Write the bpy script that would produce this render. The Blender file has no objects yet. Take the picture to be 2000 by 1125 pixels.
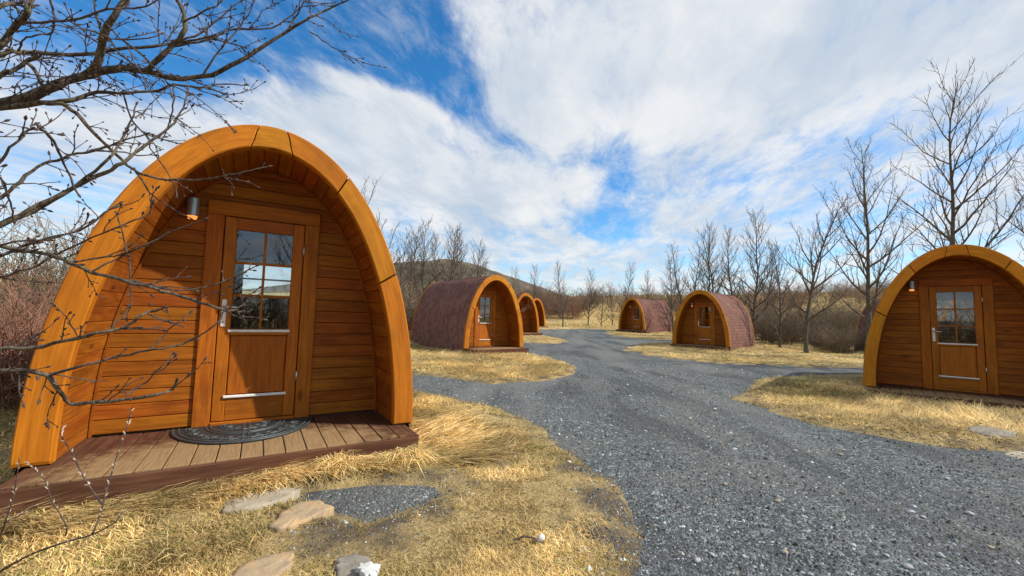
import bpy, math, random
import numpy as np
from mathutils import Matrix, Vector
random.seed(7); RNG = np.random.default_rng(11)
sc = bpy.context.scene
COL = sc.collection
# ------------------------------------------------------------------ camera
EYE = np.array([0., 0., 1.13]); FPX = 802.; PITCH = .0721; ROLL = .025
Fv = np.array([0, math.cos(PITCH), math.sin(PITCH)]); U0 = np.array([0, -math.sin(PITCH), math.cos(PITCH)]); R0 = np.array([1., 0, 0])
Rv = math.cos(ROLL)*R0+math.sin(ROLL)*U0; Uv = -math.sin(ROLL)*R0+math.cos(ROLL)*U0
cam = bpy.data.objects.new('camera', bpy.data.cameras.new('camera')); COL.objects.link(cam)
cam.data.sensor_width = 36; cam.data.lens = FPX/2000*36; cam.data.clip_start = .05; cam.data.clip_end = 6000
M = Matrix.Identity(4)
for i in range(3):
    M[i][0] = Rv[i]; M[i][1] = Uv[i]; M[i][2] = -Fv[i]; M[i][3] = EYE[i]
cam.matrix_world = M; sc.camera = cam
# ------------------------------------------------------------------ sky, sun, exposure
SUN_AZ, SUN_EL = math.radians(-3), math.radians(40)      # azimuth from +X towards +Y
sdir = Vector((math.cos(SUN_EL)*math.cos(SUN_AZ), math.cos(SUN_EL)*math.sin(SUN_AZ), math.sin(SUN_EL)))
sun = bpy.data.objects.new('sun', bpy.data.lights.new('sun', 'SUN')); COL.objects.link(sun)
sun.data.energy = 5.0; sun.data.angle = math.radians(.6); sun.data.color = (1, .93, .82)
sun.rotation_euler = sdir.to_track_quat('Z', 'Y').to_euler(); sun.location = (20, 0, 30)
vs = sc.view_settings; vs.view_transform = 'Standard'; vs.look = 'None'; vs.exposure = 0.2; vs.gamma = 1; vs.use_curve_mapping = False

class NT:
    def __init__(s, tree): s.t = tree; s.n = tree.nodes; s.l = tree.links
    def add(s, typ, ins=None, **kw):
        nd = s.n.new(typ)
        for k, v in kw.items(): setattr(nd, k, v)
        for k, v in (ins or {}).items():
            sk = nd.inputs[k]
            if isinstance(v, bpy.types.NodeSocket): s.l.new(v, sk)
            else: sk.default_value = v
        return nd
    def math(s, op, a, b=0., c=0., clamp=False):
        return s.add('ShaderNodeMath', {0: a, 1: b, 2: c}, operation=op, use_clamp=clamp).outputs[0]
    def noise(s, vec, scale, detail=4, rough=.55, dist=0., lac=2.):
        return s.add('ShaderNodeTexNoise', {'Vector': vec, 'Scale': scale, 'Detail': detail, 'Roughness': rough, 'Distortion': dist, 'Lacunarity': lac}).outputs[0]
    def ramp(s, fac, stops, interp='LINEAR'):
        r = s.add('ShaderNodeValToRGB', {0: fac}); e = r.color_ramp; e.interpolation = interp
        while len(e.elements) < len(stops): e.elements.new(.5)
        for el, (p, c) in zip(e.elements, stops):
            el.position = p; el.color = (*c, 1) if len(c) == 3 else c
        return r.outputs[0]
    def mix(s, f, a, b, mode='MIX'):
        m = s.add('ShaderNodeMix', data_type='RGBA', blend_type=mode)
        for k, v in ((0, f), (6, a), (7, b)):
            if isinstance(v, bpy.types.NodeSocket): s.l.new(v, m.inputs[k])
            else: m.inputs[k].default_value = (*v, 1) if isinstance(v, tuple) and len(v) == 3 else v
        return m.outputs[2]
    def vec(s, op, a, b=(0, 0, 0)):
        return s.add('ShaderNodeVectorMath', {0: a, 1: b}, operation=op)
    def rng(s, v, a, b, c=0., d=1., smooth=True):
        return s.add('ShaderNodeMapRange', {0: v, 1: a, 2: b, 3: c, 4: d}, interpolation_type='SMOOTHSTEP' if smooth else 'LINEAR').outputs[0]

world = bpy.data.worlds.new('World'); sc.world = world; world.use_nodes = True
def build_world():
    g = NT(world.node_tree); g.n.clear()
    out = g.add('ShaderNodeOutputWorld'); bg = g.add('ShaderNodeBackground', {1: .125})
    g.l.new(bg.outputs[0], out.inputs[0])
    sky = g.add('ShaderNodeTexSky', sky_type='NISHITA', sun_disc=False, sun_elevation=SUN_EL, sun_rotation=math.pi/2-SUN_AZ,
                air_density=1.0, dust_density=.1, ozone_density=2.2, altitude=300)
    hs = g.add('ShaderNodeHueSaturation', {'Hue': .499, 'Saturation': 1.36, 'Value': 1.3, 'Color': sky.outputs[0]}).outputs[0]
    tc = g.add('ShaderNodeTexCoord'); sp = g.add('ShaderNodeSeparateXYZ', {0: tc.outputs['Generated']})
    z = g.math('ADD', g.math('MAXIMUM', sp.outputs[2], 0.), .1)
    px = g.math('DIVIDE', sp.outputs[0], z); py = g.math('DIVIDE', sp.outputs[1], z)
    P = g.add('ShaderNodeCombineXYZ', {0: px, 1: py}).outputs[0]
    warp = g.add('ShaderNodeTexNoise', {'Vector': P, 'Scale': 1.1, 'Detail': 2.}).outputs[1]
    Pw = g.vec('ADD', P, g.vec('MULTIPLY', g.vec('SUBTRACT', warp, (.5, .5, .5)).outputs[0], (.3, .3, 0)).outputs[0]).outputs[0]
    # streaks run away from the viewer, slightly to the right
    al = .22; ca, sa = math.cos(al), math.sin(al)
    def streak(scross, salong, off):
        c = g.vec('DOT_PRODUCT', Pw, (ca*scross, -sa*scross, 0)).outputs['Value']; a = g.vec('DOT_PRODUCT', Pw, (sa*salong, ca*salong, 0)).outputs['Value']
        return g.add('ShaderNodeCombineXYZ', {0: c, 1: a, 2: off}).outputs[0]
    n1 = g.noise(streak(1.7, .8, 3.1), 1.0, 8, .58, .15)
    n2 = g.noise(streak(4.6, 2.2, 7.7), 1.0, 9, .68, .25)
    n3 = g.noise(streak(2.3, 1.3, 1.7), 1.0, 5, .55)
    d = g.math('ADD', g.math('MULTIPLY', n1, .8), g.math('MULTIPLY', n2, .95))
    n4 = g.noise(streak(13., 4.5, 2.2), 1.0, 8, .7, .35); d = g.math('ADD', d, g.math('MULTIPLY', n4, .45))
    d = g.math('ADD', d, -.575)
    # where the layer is thin (blue) or thick (white): ellipses on the cloud plane
    for cx, cy, rx, ry, ang, amp in [(-.42, 1.12, .14, .34, .22, -.44), (-.5, 1.5, .3, .055, .67, .42), (-1.0, 1.15, .3, .05, .4, .25), (-.75, .95, .25, .05, .5, .18), (-.24, 1.5, .10, .26, .02, -.5), (-.6, .9, .35, .3, 0, -.42), (-.8, 1.22, .34, .16, .1, -.32), (-1.15, 1.05, .45, .3, 0, -.22),
                                     (.54, 2.2, .09, .3, -.2, -.42), (.66, 3.0, .17, .26, -.25, -.75), (.34, 2.0, .12, .14, 0, -.22), (.1, 2.9, .3, .4, 0, .15), (-.06, 1.76, .07, .2, -.5, -.36), (.95, 1.62, .12, .2, -.4, -.03), (1.45, 1.85, .2, .25, 0, -.08), (1.1, 1.7, .5, .35, 0, .12), (2.1, 3.0, .5, .8, 0, -.16),
                                     (.35, 1.2, .42, .45, 0, .22), (1.2, 1.1, .5, .25, -.6, .25), (-1.2, 1.85, .55, .3, -.2, .3), (-.3, 2.4, .5, .5, 0, .3), (-1.9, 3.2, .6, .8, 0, -.1), (-1.5, 1.45, .3, .15, 0, -.12)]:
        c, s_ = math.cos(ang), math.sin(ang)
        q = g.vec('SUBTRACT', Pw, (cx, cy, 0)).outputs[0]
        u = g.vec('DOT_PRODUCT', q, (c/rx, s_/rx, 0)).outputs['Value']; v = g.vec('DOT_PRODUCT', q, (-s_/ry, c/ry, 0)).outputs['Value']
        r2 = g.math('ADD', g.math('MULTIPLY', u, u), g.math('MULTIPLY', v, v))
        d = g.math('ADD', d, g.math('MULTIPLY', g.math('EXPONENT', g.math('MULTIPLY', r2, -.7)), amp))
    cov = g.rng(d, .12, .70)
    veil = g.math('MULTIPLY', g.rng(g.math('ADD', g.math('MULTIPLY', n2, .5), g.math('MULTIPLY', n4, .5)), .44, .66), .38)
    cov = g.math('MAXIMUM', cov, veil)
    low = g.rng(sp.outputs[2], .0, .2, .55, 0.)
    cov = g.math('MAXIMUM', cov, low)
    cov = g.math('MULTIPLY', cov, .96)
    shade = g.rng(g.math('ADD', g.math('MULTIPLY', n3, .7), g.math('MULTIPLY', n2, .4)), .36, .72)
    cc = g.mix(shade, (4.0, 4.6, 5.3), (6.3, 6.35, 6.4))
    g.l.new(g.mix(cov, hs, cc), bg.inputs[0])
build_world()

# ------------------------------------------------------------------ helpers
def px2dir(x, y): return (x-1000)/FPX*Rv-(y-562.5)/FPX*Uv+Fv
def at_depth(x, y, dep): return EYE+px2dir(x, y)*dep
def on_z(x, y, z=0.):
    d = px2dir(x, y); return EYE+d*((z-EYE[2])/d[2])

def link(o, parent=None):
    COL.objects.link(o)
    if parent is not None: o.parent = parent
    return o
def make_mesh(name, V, F, mat=None, attrs=None, smooth=False):
    me = bpy.data.meshes.new(name); V = np.asarray(V, np.float32).reshape(-1, 3)
    groups = F if isinstance(F, list) and len(F) and isinstance(F[0], np.ndarray) else None
    if groups is None:
        by = {}
        for f in F: by.setdefault(len(f), []).append(f)
        groups = [np.array(v, np.int32) for v in by.values()]
    loops = np.concatenate([g.ravel() for g in groups]).astype(np.int32)
    tot = np.concatenate([np.full(len(g), g.shape[1], np.int32) for g in groups])
    start = np.concatenate([[0], np.cumsum(tot)[:-1]]).astype(np.int32)
    me.vertices.add(len(V)); me.vertices.foreach_set('co', V.ravel())
    me.loops.add(len(loops)); me.loops.foreach_set('vertex_index', loops)
    me.polygons.add(len(tot)); me.polygons.foreach_set('loop_start', start); me.polygons.foreach_set('loop_total', tot)
    me.polygons.foreach_set('use_smooth', np.full(len(tot), bool(smooth)))
    for k, a in (attrs or {}).items():
        a = np.asarray(a, np.float32)
        if a.ndim == 1: me.attributes.new(k, 'FLOAT', 'POINT').data.foreach_set('value', a)
        else: me.attributes.new(k, 'FLOAT_VECTOR', 'POINT').data.foreach_set('vector', a.ravel())
    me.update(); me.validate()
    if mat: me.materials.append(mat)
    return me
def obj(name, V, F, mat, parent=None, attrs=None, smooth=False):
    return link(bpy.data.objects.new(name, make_mesh(name, V, F, mat, attrs, smooth)), parent)
def tag(o, label=None, cat=None, group=None, kind=None):
    if label: o['label'] = label
    if cat: o['category'] = cat
    if group: o['group'] = group
    if kind: o['kind'] = kind
    return o
def empty(name, loc=(0, 0, 0), rz=0.):
    o = bpy.data.objects.new(name, None); COL.objects.link(o); o.location = loc; o.rotation_euler = (0, 0, rz); o.empty_display_size = .2
    return o
def copy_tree(o, parent=None):
    c = o.copy(); COL.objects.link(c); c.parent = parent
    for ch in list(o.children): copy_tree(ch, c)
    return c
def hash2(ix, iy, seed):
    h = (ix.astype(np.int64)*374761393+iy.astype(np.int64)*668265263+seed*1442695041) & 0xffffffff
    h = ((h ^ (h >> 13))*1274126177) & 0xffffffff
    return ((h ^ (h >> 16)) & 0xffff)/65535.
def vnoise(x, y, seed=0):
    x = np.asarray(x, float); y = np.asarray(y, float)
    ix = np.floor(x); iy = np.floor(y); fx = x-ix; fy = y-iy; fx = fx*fx*(3-2*fx); fy = fy*fy*(3-2*fy); ix = ix.astype(np.int64); iy = iy.astype(np.int64)
    a = hash2(ix, iy, seed); b = hash2(ix+1, iy, seed); c = hash2(ix, iy+1, seed); d = hash2(ix+1, iy+1, seed)
    return (a*(1-fx)+b*fx)*(1-fy)+(c*(1-fx)+d*fx)*fy
def fbm(x, y, seed=0, octv=4):
    s = 0; a = .5
    for k in range(octv): s = s+a*vnoise(x*2**k, y*2**k, seed+k*17); a *= .5
    return s
def sstep(a, b, x): t = np.clip((np.asarray(x, float)-a)/(b-a), 0, 1); return t*t*(3-2*t)

# ------------------------------------------------------------------ materials
def new_mat(name):
    m = bpy.data.materials.new(name); m.use_nodes = True; g = NT(m.node_tree)
    b = g.n['Principled BSDF']; return m, g, b
def plain(name, col, rough=.6, metal=0., bump=0., bscale=60, var=.25):
    m, g, b = new_mat(name)
    tc = g.add('ShaderNodeTexCoord').outputs['Object']
    n = g.noise(tc, bscale*.25, 5, .6)
    g.l.new(g.mix(g.rng(n, .3, .7), tuple(c*(1-var) for c in col), tuple(min(1, c*(1+var)) for c in col)), b.inputs['Base Color'])
    b.inputs['Roughness'].default_value = rough; b.inputs['Metallic'].default_value = metal
    if bump:
        bp = g.add('ShaderNodeBump', {'Strength': bump, 'Distance': .01, 'Height': g.noise(tc, bscale, 4, .6)}); g.l.new(bp.outputs[0], b.inputs['Normal'])
    return m
def wood(name, c_dark, c_light, knots=True, rough=.5, wear=None, grey=None):
    """varnished or painted timber; grain runs along guv.x, each board shifts its grain by its own random"""
    m, g, b = new_mat(name)
    uv = g.add('ShaderNodeAttribute', attribute_name='guv').outputs['Vector']
    rnd = g.add('ShaderNodeObjectInfo').outputs['Random']
    off = g.add('ShaderNodeCombineXYZ', {0: g.math('MULTIPLY', rnd, 37.), 1: g.math('MULTIPLY', rnd, 91.), 2: g.math('MULTIPLY', rnd, 13.)}).outputs[0]
    p = g.vec('ADD', uv, off).outputs[0]
    w = g.vec('MULTIPLY', p, (1.2, 14., 14.)).outputs[0]
    n1 = g.noise(w, 1.6, 5, .6, .8)
    fine = g.noise(g.vec('MULTIPLY', p, (5., 120., 120.)).outputs[0], 1.0, 3, .6)
    band = g.rng(n1, .3, .7)
    col = g.mix(band, c_dark, c_light)
    col = g.mix(g.math('MULTIPLY', g.rng(fine, .42, .72), .5), col, tuple(c*.55 for c in c_dark), 'MIX')
    tone = g.math('ADD', g.math('MULTIPLY', rnd, .22), .84)
    hv = g.add('ShaderNodeHueSaturation', {'Hue': g.math('ADD', g.math('MULTIPLY', g.math('FRACT', g.math('MULTIPLY', rnd, 7.31)), .016), .492), 'Value': tone, 'Color': col}).outputs[0]
    col = hv
    big = g.noise(p, 2.3, 4, .6)
    col = g.mix(g.math('MULTIPLY', g.rng(big, .46, .74), .55), col, tuple(c*.5 for c in c_dark))
    if knots:
        v = g.add('ShaderNodeTexVoronoi', {'Vector': g.vec('MULTIPLY', p, (2.2, 6., 6.)).outputs[0], 'Scale': 1.0})
        k = g.rng(v.outputs['Distance'], .05, .17, 1., 0.)
        sel = g.math('GREATER_THAN', g.add('ShaderNodeSeparateColor', {0: v.outputs['Color']}).outputs[0], .5)
        col = g.mix(g.math('MULTIPLY', g.math('MULTIPLY', k, sel), .75), col, tuple(c*.28 for c in c_dark))
    if wear:
        # worn foot path: local object space ellipse, broken by noise
        tc = g.add('ShaderNodeTexCoord').outputs['Object']
        q = g.vec('MULTIPLY', g.vec('SUBTRACT', tc, wear[0]).outputs[0], wear[1]).outputs[0]
        ln = g.vec('LENGTH', q).outputs['Value']
        wf = g.rng(g.math('ADD', ln, g.math('MULTIPLY', g.math('SUBTRACT', g.noise(p, 9., 5, .65), .5), 1.1)), .65, 1.15, 1., 0.)
        gc = g.mix(g.rng(fine, .3, .7), grey, tuple(c*1.5 for c in grey))
        col = g.mix(g.math('MULTIPLY', wf, .9), col, gc)
    g.l.new(col, b.inputs['Base Color'])
    g.l.new(g.rng(n1, .2, .8, rough+.02, rough+.22), b.inputs['Roughness'])
    b.inputs['Specular IOR Level'].default_value = .18
    bp = g.add('ShaderNodeBump', {'Strength': .25, 'Distance': .004, 'Height': g.math('ADD', g.math('MULTIPLY', fine, .6), n1)}); g.l.new(bp.outputs[0], b.inputs['Normal'])
    return m
def colattr_mat(name, rough=.8, trans=0., bump=0., bscale=80, spec=.3):
    m, g, b = new_mat(name)
    a = g.add('ShaderNodeAttribute', attribute_name='col').outputs['Color']
    g.l.new(a, b.inputs['Base Color']); b.inputs['Roughness'].default_value = rough; b.inputs['Specular IOR Level'].default_value = spec
    if trans:
        t = g.add('ShaderNodeBsdfTranslucent', {0: a}); mx = g.add('ShaderNodeMixShader', {0: trans, 1: b.outputs[0], 2: t.outputs[0]})
        g.l.new(mx.outputs[0], g.n['Material Output'].inputs[0])
    if bump:
        tc = g.add('ShaderNodeTexCoord').outputs['Object']
        bp = g.add('ShaderNodeBump', {'Strength': bump, 'Distance': .01, 'Height': g.noise(tc, bscale, 4, .6)}); g.l.new(bp.outputs[0], b.inputs['Normal'])
    return m
MT = {}
MT['wall'] = wood('pine_siding', (.235, .062, .005), (.38, .118, .009))
MT['arch'] = wood('pine_arch', (.44, .15, .008), (.60, .225, .012), rough=.55)
MT['trim'] = wood('pine_trim', (.30, .085, .006), (.45, .145, .010))
MT['door'] = wood('oak_stain_door', (.32, .095, .006), (.45, .145, .010), knots=False, rough=.42)
MT['lining'] = wood('pine_lining', (.235, .060, .005), (.38, .115, .009))
MT['deck'] = wood('red_brown_deck', (.075, .03, .015), (.135, .058, .03), knots=False, rough=.7, wear=((-.05, -.22, 0), (.95, 1.7, 0)), grey=(.225, .145, .07))
MT['fascia'] = wood('red_brown_fascia', (.085, .034, .018), (.15, .066, .036), knots=False, rough=.7)
MT['inner'] = plain('inner_lining', (.10, .055, .03), .8)
MT['floor'] = plain('inner_floor', (.05, .035, .025), .7)
MT['white'] = plain('white_rail', (.72, .70, .66), .4, var=.08)
MT['steel'] = plain('brushed_steel', (.62, .62, .62), .35, .9, var=.08)
MT['lampmetal'] = plain('grey_lamp_metal', (.33, .37, .38), .4, .6, var=.1)
MT['rubber2'] = plain('ridge_rubber', (.05, .06, .062), .38, bump=.3, bscale=120)  # paler and smoother than the mat base, so the raised pattern stands out
MT['rubber'] = plain('black_rubber', (.018, .024, .026), .55, bump=.4, bscale=120)
def amber():
    m, g, b = new_mat('amber_bulb'); b.inputs['Base Color'].default_value = (.8, .25, .04, 1); b.inputs['Roughness'].default_value = .3
    b.inputs['Emission Color'].default_value = (1, .32, .06, 1); b.inputs['Emission Strength'].default_value = 1.1; return m
MT['amber'] = amber()
def glass():
    m, g, b = new_mat('window_glass'); g.n.remove(b)
    fr = g.add('ShaderNodeFresnel', {0: 1.75}).outputs[0]
    f = g.math('ADD', fr, .05, clamp=True)
    t = g.add('ShaderNodeBsdfTransparent', {0: (.82, .88, .9, 1)}); gl = g.add('ShaderNodeBsdfGlossy', {0: (.85, .9, .95, 1), 1: .015})
    g.l.new(g.add('ShaderNodeMixShader', {0: f, 1: t.outputs[0], 2: gl.outputs[0]}).outputs[0], g.n['Material Output'].inputs[0]); return m
MT['glass'] = glass()
def shingle():
    m, g, b = new_mat('felt_shingle')
    a = g.add('ShaderNodeAttribute', attribute_name='col').outputs['Fac']
    tc = g.add('ShaderNodeTexCoord').outputs['Object']; n = g.noise(tc, 220, 3, .7); nb = g.noise(tc, 1.8, 4, .6)
    col = g.mix(a, (.15, .064, .048), (.255, .128, .102)); col = g.mix(g.rng(n, .4, .7), col, (.11, .052, .042)); col = g.mix(g.math('MULTIPLY', g.rng(nb, .45, .75), .2), col, (.25, .17, .15))
    g.l.new(col, b.inputs['Base Color']); b.inputs['Roughness'].default_value = .88; b.inputs['Specular IOR Level'].default_value = .2
    bp = g.add('ShaderNodeBump', {'Strength': .5, 'Distance': .004, 'Height': n}); g.l.new(bp.outputs[0], b.inputs['Normal']); return m
MT['shingle'] = shingle()
def bark(name, c1, c2, lichen=(.12, .12, .06), sc_=40):
    m, g, b = new_mat(name); tc = g.add('ShaderNodeTexCoord').outputs['Object']
    n = g.noise(g.vec('MULTIPLY', tc, (1, 1, .35)).outputs[0], sc_, 5, .65); n2 = g.noise(tc, sc_*.2, 4, .6)
    col = g.mix(g.rng(n, .35, .68), c1, c2); col = g.mix(g.math('MULTIPLY', g.rng(n2, .52, .68), .6), col, lichen)
    g.l.new(col, b.inputs['Base Color']); b.inputs['Roughness'].default_value = .8; b.inputs['Specular IOR Level'].default_value = .25
    bp = g.add('ShaderNodeBump', {'Strength': .8, 'Distance': .01, 'Height': n}); g.l.new(bp.outputs[0], b.inputs['Normal']); return m
MT['bark'] = bark('grey_green_bark', (.05, .042, .032), (.16, .14, .10))
MT['twig'] = bark('brown_twig', (.075, .056, .04), (.17, .13, .092), (.12, .10, .06), 12)
MT['nearbark'] = bark('lichen_bark', (.035, .024, .019), (.15, .118, .088), (.15, .145, .075), 55)
MT['neartwig'] = bark('purple_brown_twig', (.04, .026, .022), (.125, .09, .074), (.10, .085, .062), 60)
MT['redtwig'] = bark('russet_twig', (.19, .085, .058), (.34, .18, .12), (.2, .14, .09), 9)
MT['browntwig'] = bark('tan_twig', (.14, .10, .062), (.29, .22, .14), (.2, .17, .10), 9)
MT['grass'] = colattr_mat('dry_grass', .75, .25)
MT['pebble'] = colattr_mat('gravel_stone', .75, 0, .3, 150)
MT['flag'] = None
def ground_mat():
    m, g, b = new_mat('dry_turf'); tc = g.add('ShaderNodeTexCoord').outputs['Object']
    dirt = g.add('ShaderNodeAttribute', attribute_name='dirt').outputs['Fac']
    n = g.noise(tc, 3.2, 8, .68); f = g.noise(tc, 55, 4, .7); n2 = g.noise(tc, .9, 6, .6); far = g.noise(tc, .12, 7, .65)
    col = g.ramp(f, [(.3, (.20, .135, .045)), (.5, (.46, .34, .15)), (.7, (.70, .54, .27))])
    col = g.mix(g.math('MULTIPLY', g.rng(n, .5, .68), .6), col, (.16, .12, .045))
    col = g.mix(g.math('MULTIPLY', g.rng(n2, .52, .68), .45), col, (.14, .15, .04))
    soil = g.ramp(f, [(.3, (.06, .05, .042)), (.55, (.13, .105, .08)), (.72, (.30, .23, .13))])
    col = g.mix(g.rng(g.math('ADD', dirt, g.math('ADD', g.math('MULTIPLY', g.math('SUBTRACT', n, .5), 1.6), g.math('MULTIPLY', g.math('SUBTRACT', f, .5), 1.0))), .25, .85), col, soil)
    col = g.mix(g.math('MULTIPLY', g.rng(far, .45, .62), .35), col, (.22, .16, .075))
    g.l.new(col, b.inputs['Base Color']); b.inputs['Roughness'].default_value = .95; b.inputs['Specular IOR Level'].default_value = .1
    bp = g.add('ShaderNodeBump', {'Strength': .9, 'Distance': .03, 'Height': g.math('ADD', f, g.math('MULTIPLY', n, 1.5))}); g.l.new(bp.outputs[0], b.inputs['Normal']); return m
def road_mat():
    m, g, b = new_mat('grey_gravel'); tc = g.add('ShaderNodeTexCoord').outputs['Object']
    v = g.add('ShaderNodeTexVoronoi', {'Vector': tc, 'Scale': 62.}); v2 = g.add('ShaderNodeTexVoronoi', {'Vector': tc, 'Scale': 25.})
    s = g.add('ShaderNodeSeparateColor', {0: v.outputs['Color']}).outputs[0]; s2 = g.add('ShaderNodeSeparateColor', {0: v2.outputs['Color']}).outputs[1]
    big = g.noise(tc, .7, 6, .6); mid = g.noise(tc, 6, 5, .65)
    col = g.ramp(s, [(0., (.036, .043, .046)), (.6, (.094, .11, .114)), (.93, (.18, .20, .20)), (1., (.38, .40, .39))])
    col = g.mix(g.math('MULTIPLY', g.math('GREATER_THAN', s2, .9), .35), col, (.26, .27, .26))
    col = g.mix(g.math('MULTIPLY', g.rng(big, .42, .62), .5), col, (.15, .145, .13))
    trk = g.noise(g.vec('MULTIPLY', tc, (1.5, .35, 1)).outputs[0], .9, 5, .6, .4)
    col = g.mix(g.math('MULTIPLY', g.rng(trk, .47, .62), .6), col, (.036, .041, .046))
    col = g.mix(g.math('MULTIPLY', g.rng(mid, .5, .7), .35), col, (.045, .05, .055))
    rt = g.add('ShaderNodeAttribute', attribute_name='rut').outputs['Fac']
    col = g.mix(g.math('MULTIPLY', rt, .55), col, (.165, .17, .16))
    g.l.new(col, b.inputs['Base Color']); b.inputs['Roughness'].default_value = .85; b.inputs['Specular IOR Level'].default_value = .25
    h = g.math('ADD', g.math('MULTIPLY', v.outputs['Distance'], -1.), g.math('MULTIPLY', v2.outputs['Distance'], -.7))
    bp = g.add('ShaderNodeBump', {'Strength': .9, 'Distance': .012, 'Height': h}); g.l.new(bp.outputs[0], b.inputs['Normal']); return m
def flag_mat(name, c1, c2, c3):
    m, g, b = new_mat(name); tc = g.add('ShaderNodeTexCoord').outputs['Object']
    n = g.noise(tc, 9, 7, .65, .6); f = g.noise(tc, 90, 4, .7)
    col = g.ramp(n, [(.3, c1), (.5, c2), (.7, c3)]); col = g.mix(g.math('MULTIPLY', g.rng(f, .55, .75), .5), col, tuple(c*.5 for c in c1))
    g.l.new(col, b.inputs['Base Color']); b.inputs['Roughness'].default_value = .85
    bp = g.add('ShaderNodeBump', {'Strength': .8, 'Distance': .008, 'Height': g.math('ADD', n, g.math('MULTIPLY', f, .4))}); g.l.new(bp.outputs[0], b.inputs['Normal']); return m
def hill_mat():
    m, g, b = new_mat('heath_hill'); tc = g.add('ShaderNodeTexCoord').outputs['Object']
    n = g.noise(tc, .018, 8, .68); f = g.noise(g.vec('MULTIPLY', tc, (1, .4, 2.)).outputs[0], .09, 6, .7)
    col = g.ramp(g.math('ADD', g.math('MULTIPLY', n, .6), g.math('MULTIPLY', f, .4)), [(.36, (.022, .019, .015)), (.5, (.105, .082, .055)), (.64, (.19, .15, .085))])
    g.l.new(col, b.inputs['Base Color']); b.inputs['Roughness'].default_value = .95
    bp = g.add('ShaderNodeBump', {'Strength': 1., 'Distance': 6., 'Height': f}); g.l.new(bp.outputs[0], b.inputs['Normal']); return m

# ------------------------------------------------------------------ pods: where they stand (front centre on the deck, heading)
PODS = [(-1.966, 3.239, .5507, .1275), (7.42, 6.79, -.745, .038), (-.513, 14.154, .679, .084), (8.53, 18.65, -.769, .10),
        (9.353, 32.12, -.943, .416), (.93, 25.9, .76, .20), (2.25, 36.4, .80, .42), (17.18, 15.4, -.07, .02)]
A_, H_, BAND, REV, LEN = 1.26, 2.5, .18, .665, 4.0
def local(x, y, p):
    c, s = math.cos(p[2]), math.sin(p[2]); dx = x-p[0]; dy = y-p[1]
    return dx*c+dy*s, -dx*s+dy*c
# ------------------------------------------------------------------ terrain
def poly_sd(x, y, poly):
    """signed distance to polygon, positive inside"""
    x = np.asarray(x, float); y = np.asarray(y, float); P = np.asarray(poly); n = len(P)
    d = np.full(x.shape, 1e9); ins = np.zeros(x.shape, bool)
    for i in range(n):
        a = P[i]; b = P[(i+1) % n]; e = b-a; wx = x-a[0]; wy = y-a[1]
        t = np.clip((wx*e[0]+wy*e[1])/(e@e+1e-12), 0, 1)
        d = np.minimum(d, (wx-e[0]*t)**2+(wy-e[1]*t)**2)
        c = (a[1] > y) != (b[1] > y)
        ins ^= c & (x < (b[0]-a[0])*(y-a[1])/(b[1]-a[1]+1e-12)+a[0])
    return np.where(ins, 1, -1)*np.sqrt(d)
ROAD = [(.2, -8), (.5, -1), (.55, 1.2), (.57, 1.91), (.66, 2.28), (.74, 2.89), (.63, 3.78), (.28, 4.91), (-.24, 5.59), (-1.13, 6.35), (-2.6, 7.6), (-4.5, 9.2),
        (-4.8, 11.2), (-3.2, 9.9), (-1.89, 8.27), (-1.1, 7.8), (-.33, 7.52), (.6, 7.8), (1.3, 8.9), (1.65, 10.4), (1.3, 12.2), (.6, 13.9), (-.6, 17.0), (-1.6, 19.5), (-.6, 20.6), (1.2, 19.2), (2.3, 19.2), (2.9, 21.6),
        (2.6, 24.5), (1.6, 28), (1.0, 30.5), (2.4, 32), (4.0, 34), (6.2, 36.5), (8.2, 36.0), (7.3, 32.5), (6.6, 28), (7.6, 25.0), (10.5, 24.2), (13, 24.6), (13, 22.9), (9.6, 22.6), (6.4, 20.4), (4.85, 17.4), (4.5, 15.6), (5.0, 13.6), (6.13, 12.3), (8.6, 11.7), (12, 12.6),
        (15, 13.4), (15.4, 12.2), (11.5, 10.9), (8.4, 10.3), (6.0, 9.4), (4.5, 8.0), (3.75, 6.7), (3.45, 5.6), (3.62, 4.95), (4.45, 4.24), (5.3, 4.02), (7, 3.2), (9, 1.2), (10.5, -2), (11, -8)]
PATCH = [tuple(on_z(x, y)[:2]) for x, y in [(592, 962), (620, 948), (700, 940), (780, 936), (835, 938), (850, 952), (835, 972), (790, 985), (745, 1000), (720, 1008), (690, 998), (655, 985), (630, 972)]]
def road_sd(x, y):
    a = poly_sd(x, y, ROAD)+((fbm(x*1.7, y*1.7, 5)-.47)*.5+(vnoise(x*7, y*7, 6)-.5)*.10+(vnoise(x*3.1, y*3.1, 4)-.5)*.3*np.clip((y-3)*.1, 0, 1))*np.clip(y*.12, .4, 1.3)
    b = poly_sd(x, y, PATCH)+(vnoise(x*9, y*9, 8)-.5)*.08
    return np.maximum(a, b)
BY = [-60, 0, 6, 14, 18.6, 25.7, 32, 37, 45, 60, 1e5]; BZ = [0, 0, -.05, -.055, -.03, .07, .27, .33, .55, 1.1, 1.1]
def base_z(x, y):
    x = np.asarray(x, float); y = np.asarray(y, float)
    z = np.interp(y, BY, BZ)
    tanx = np.clip(x/np.maximum(y, 20), -1.5, 1.5)
    ridge = 180*(.058+.042*np.clip(tanx-.12, -.4, 1.0))
    t = np.clip((y-44)/(190-44), 0, 1)
    rise = ridge*t**1.12
    side = np.clip((np.abs(x-6)-26)/120, 0, 1)**1.2*8*np.clip((y+20)/40, 0, 1)*(1-t)
    return z+rise+side+(fbm(x*.05, y*.05, 3)-.47)*np.clip((np.hypot(x, y)-40)*.02, 0, 1.)*3
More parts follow.
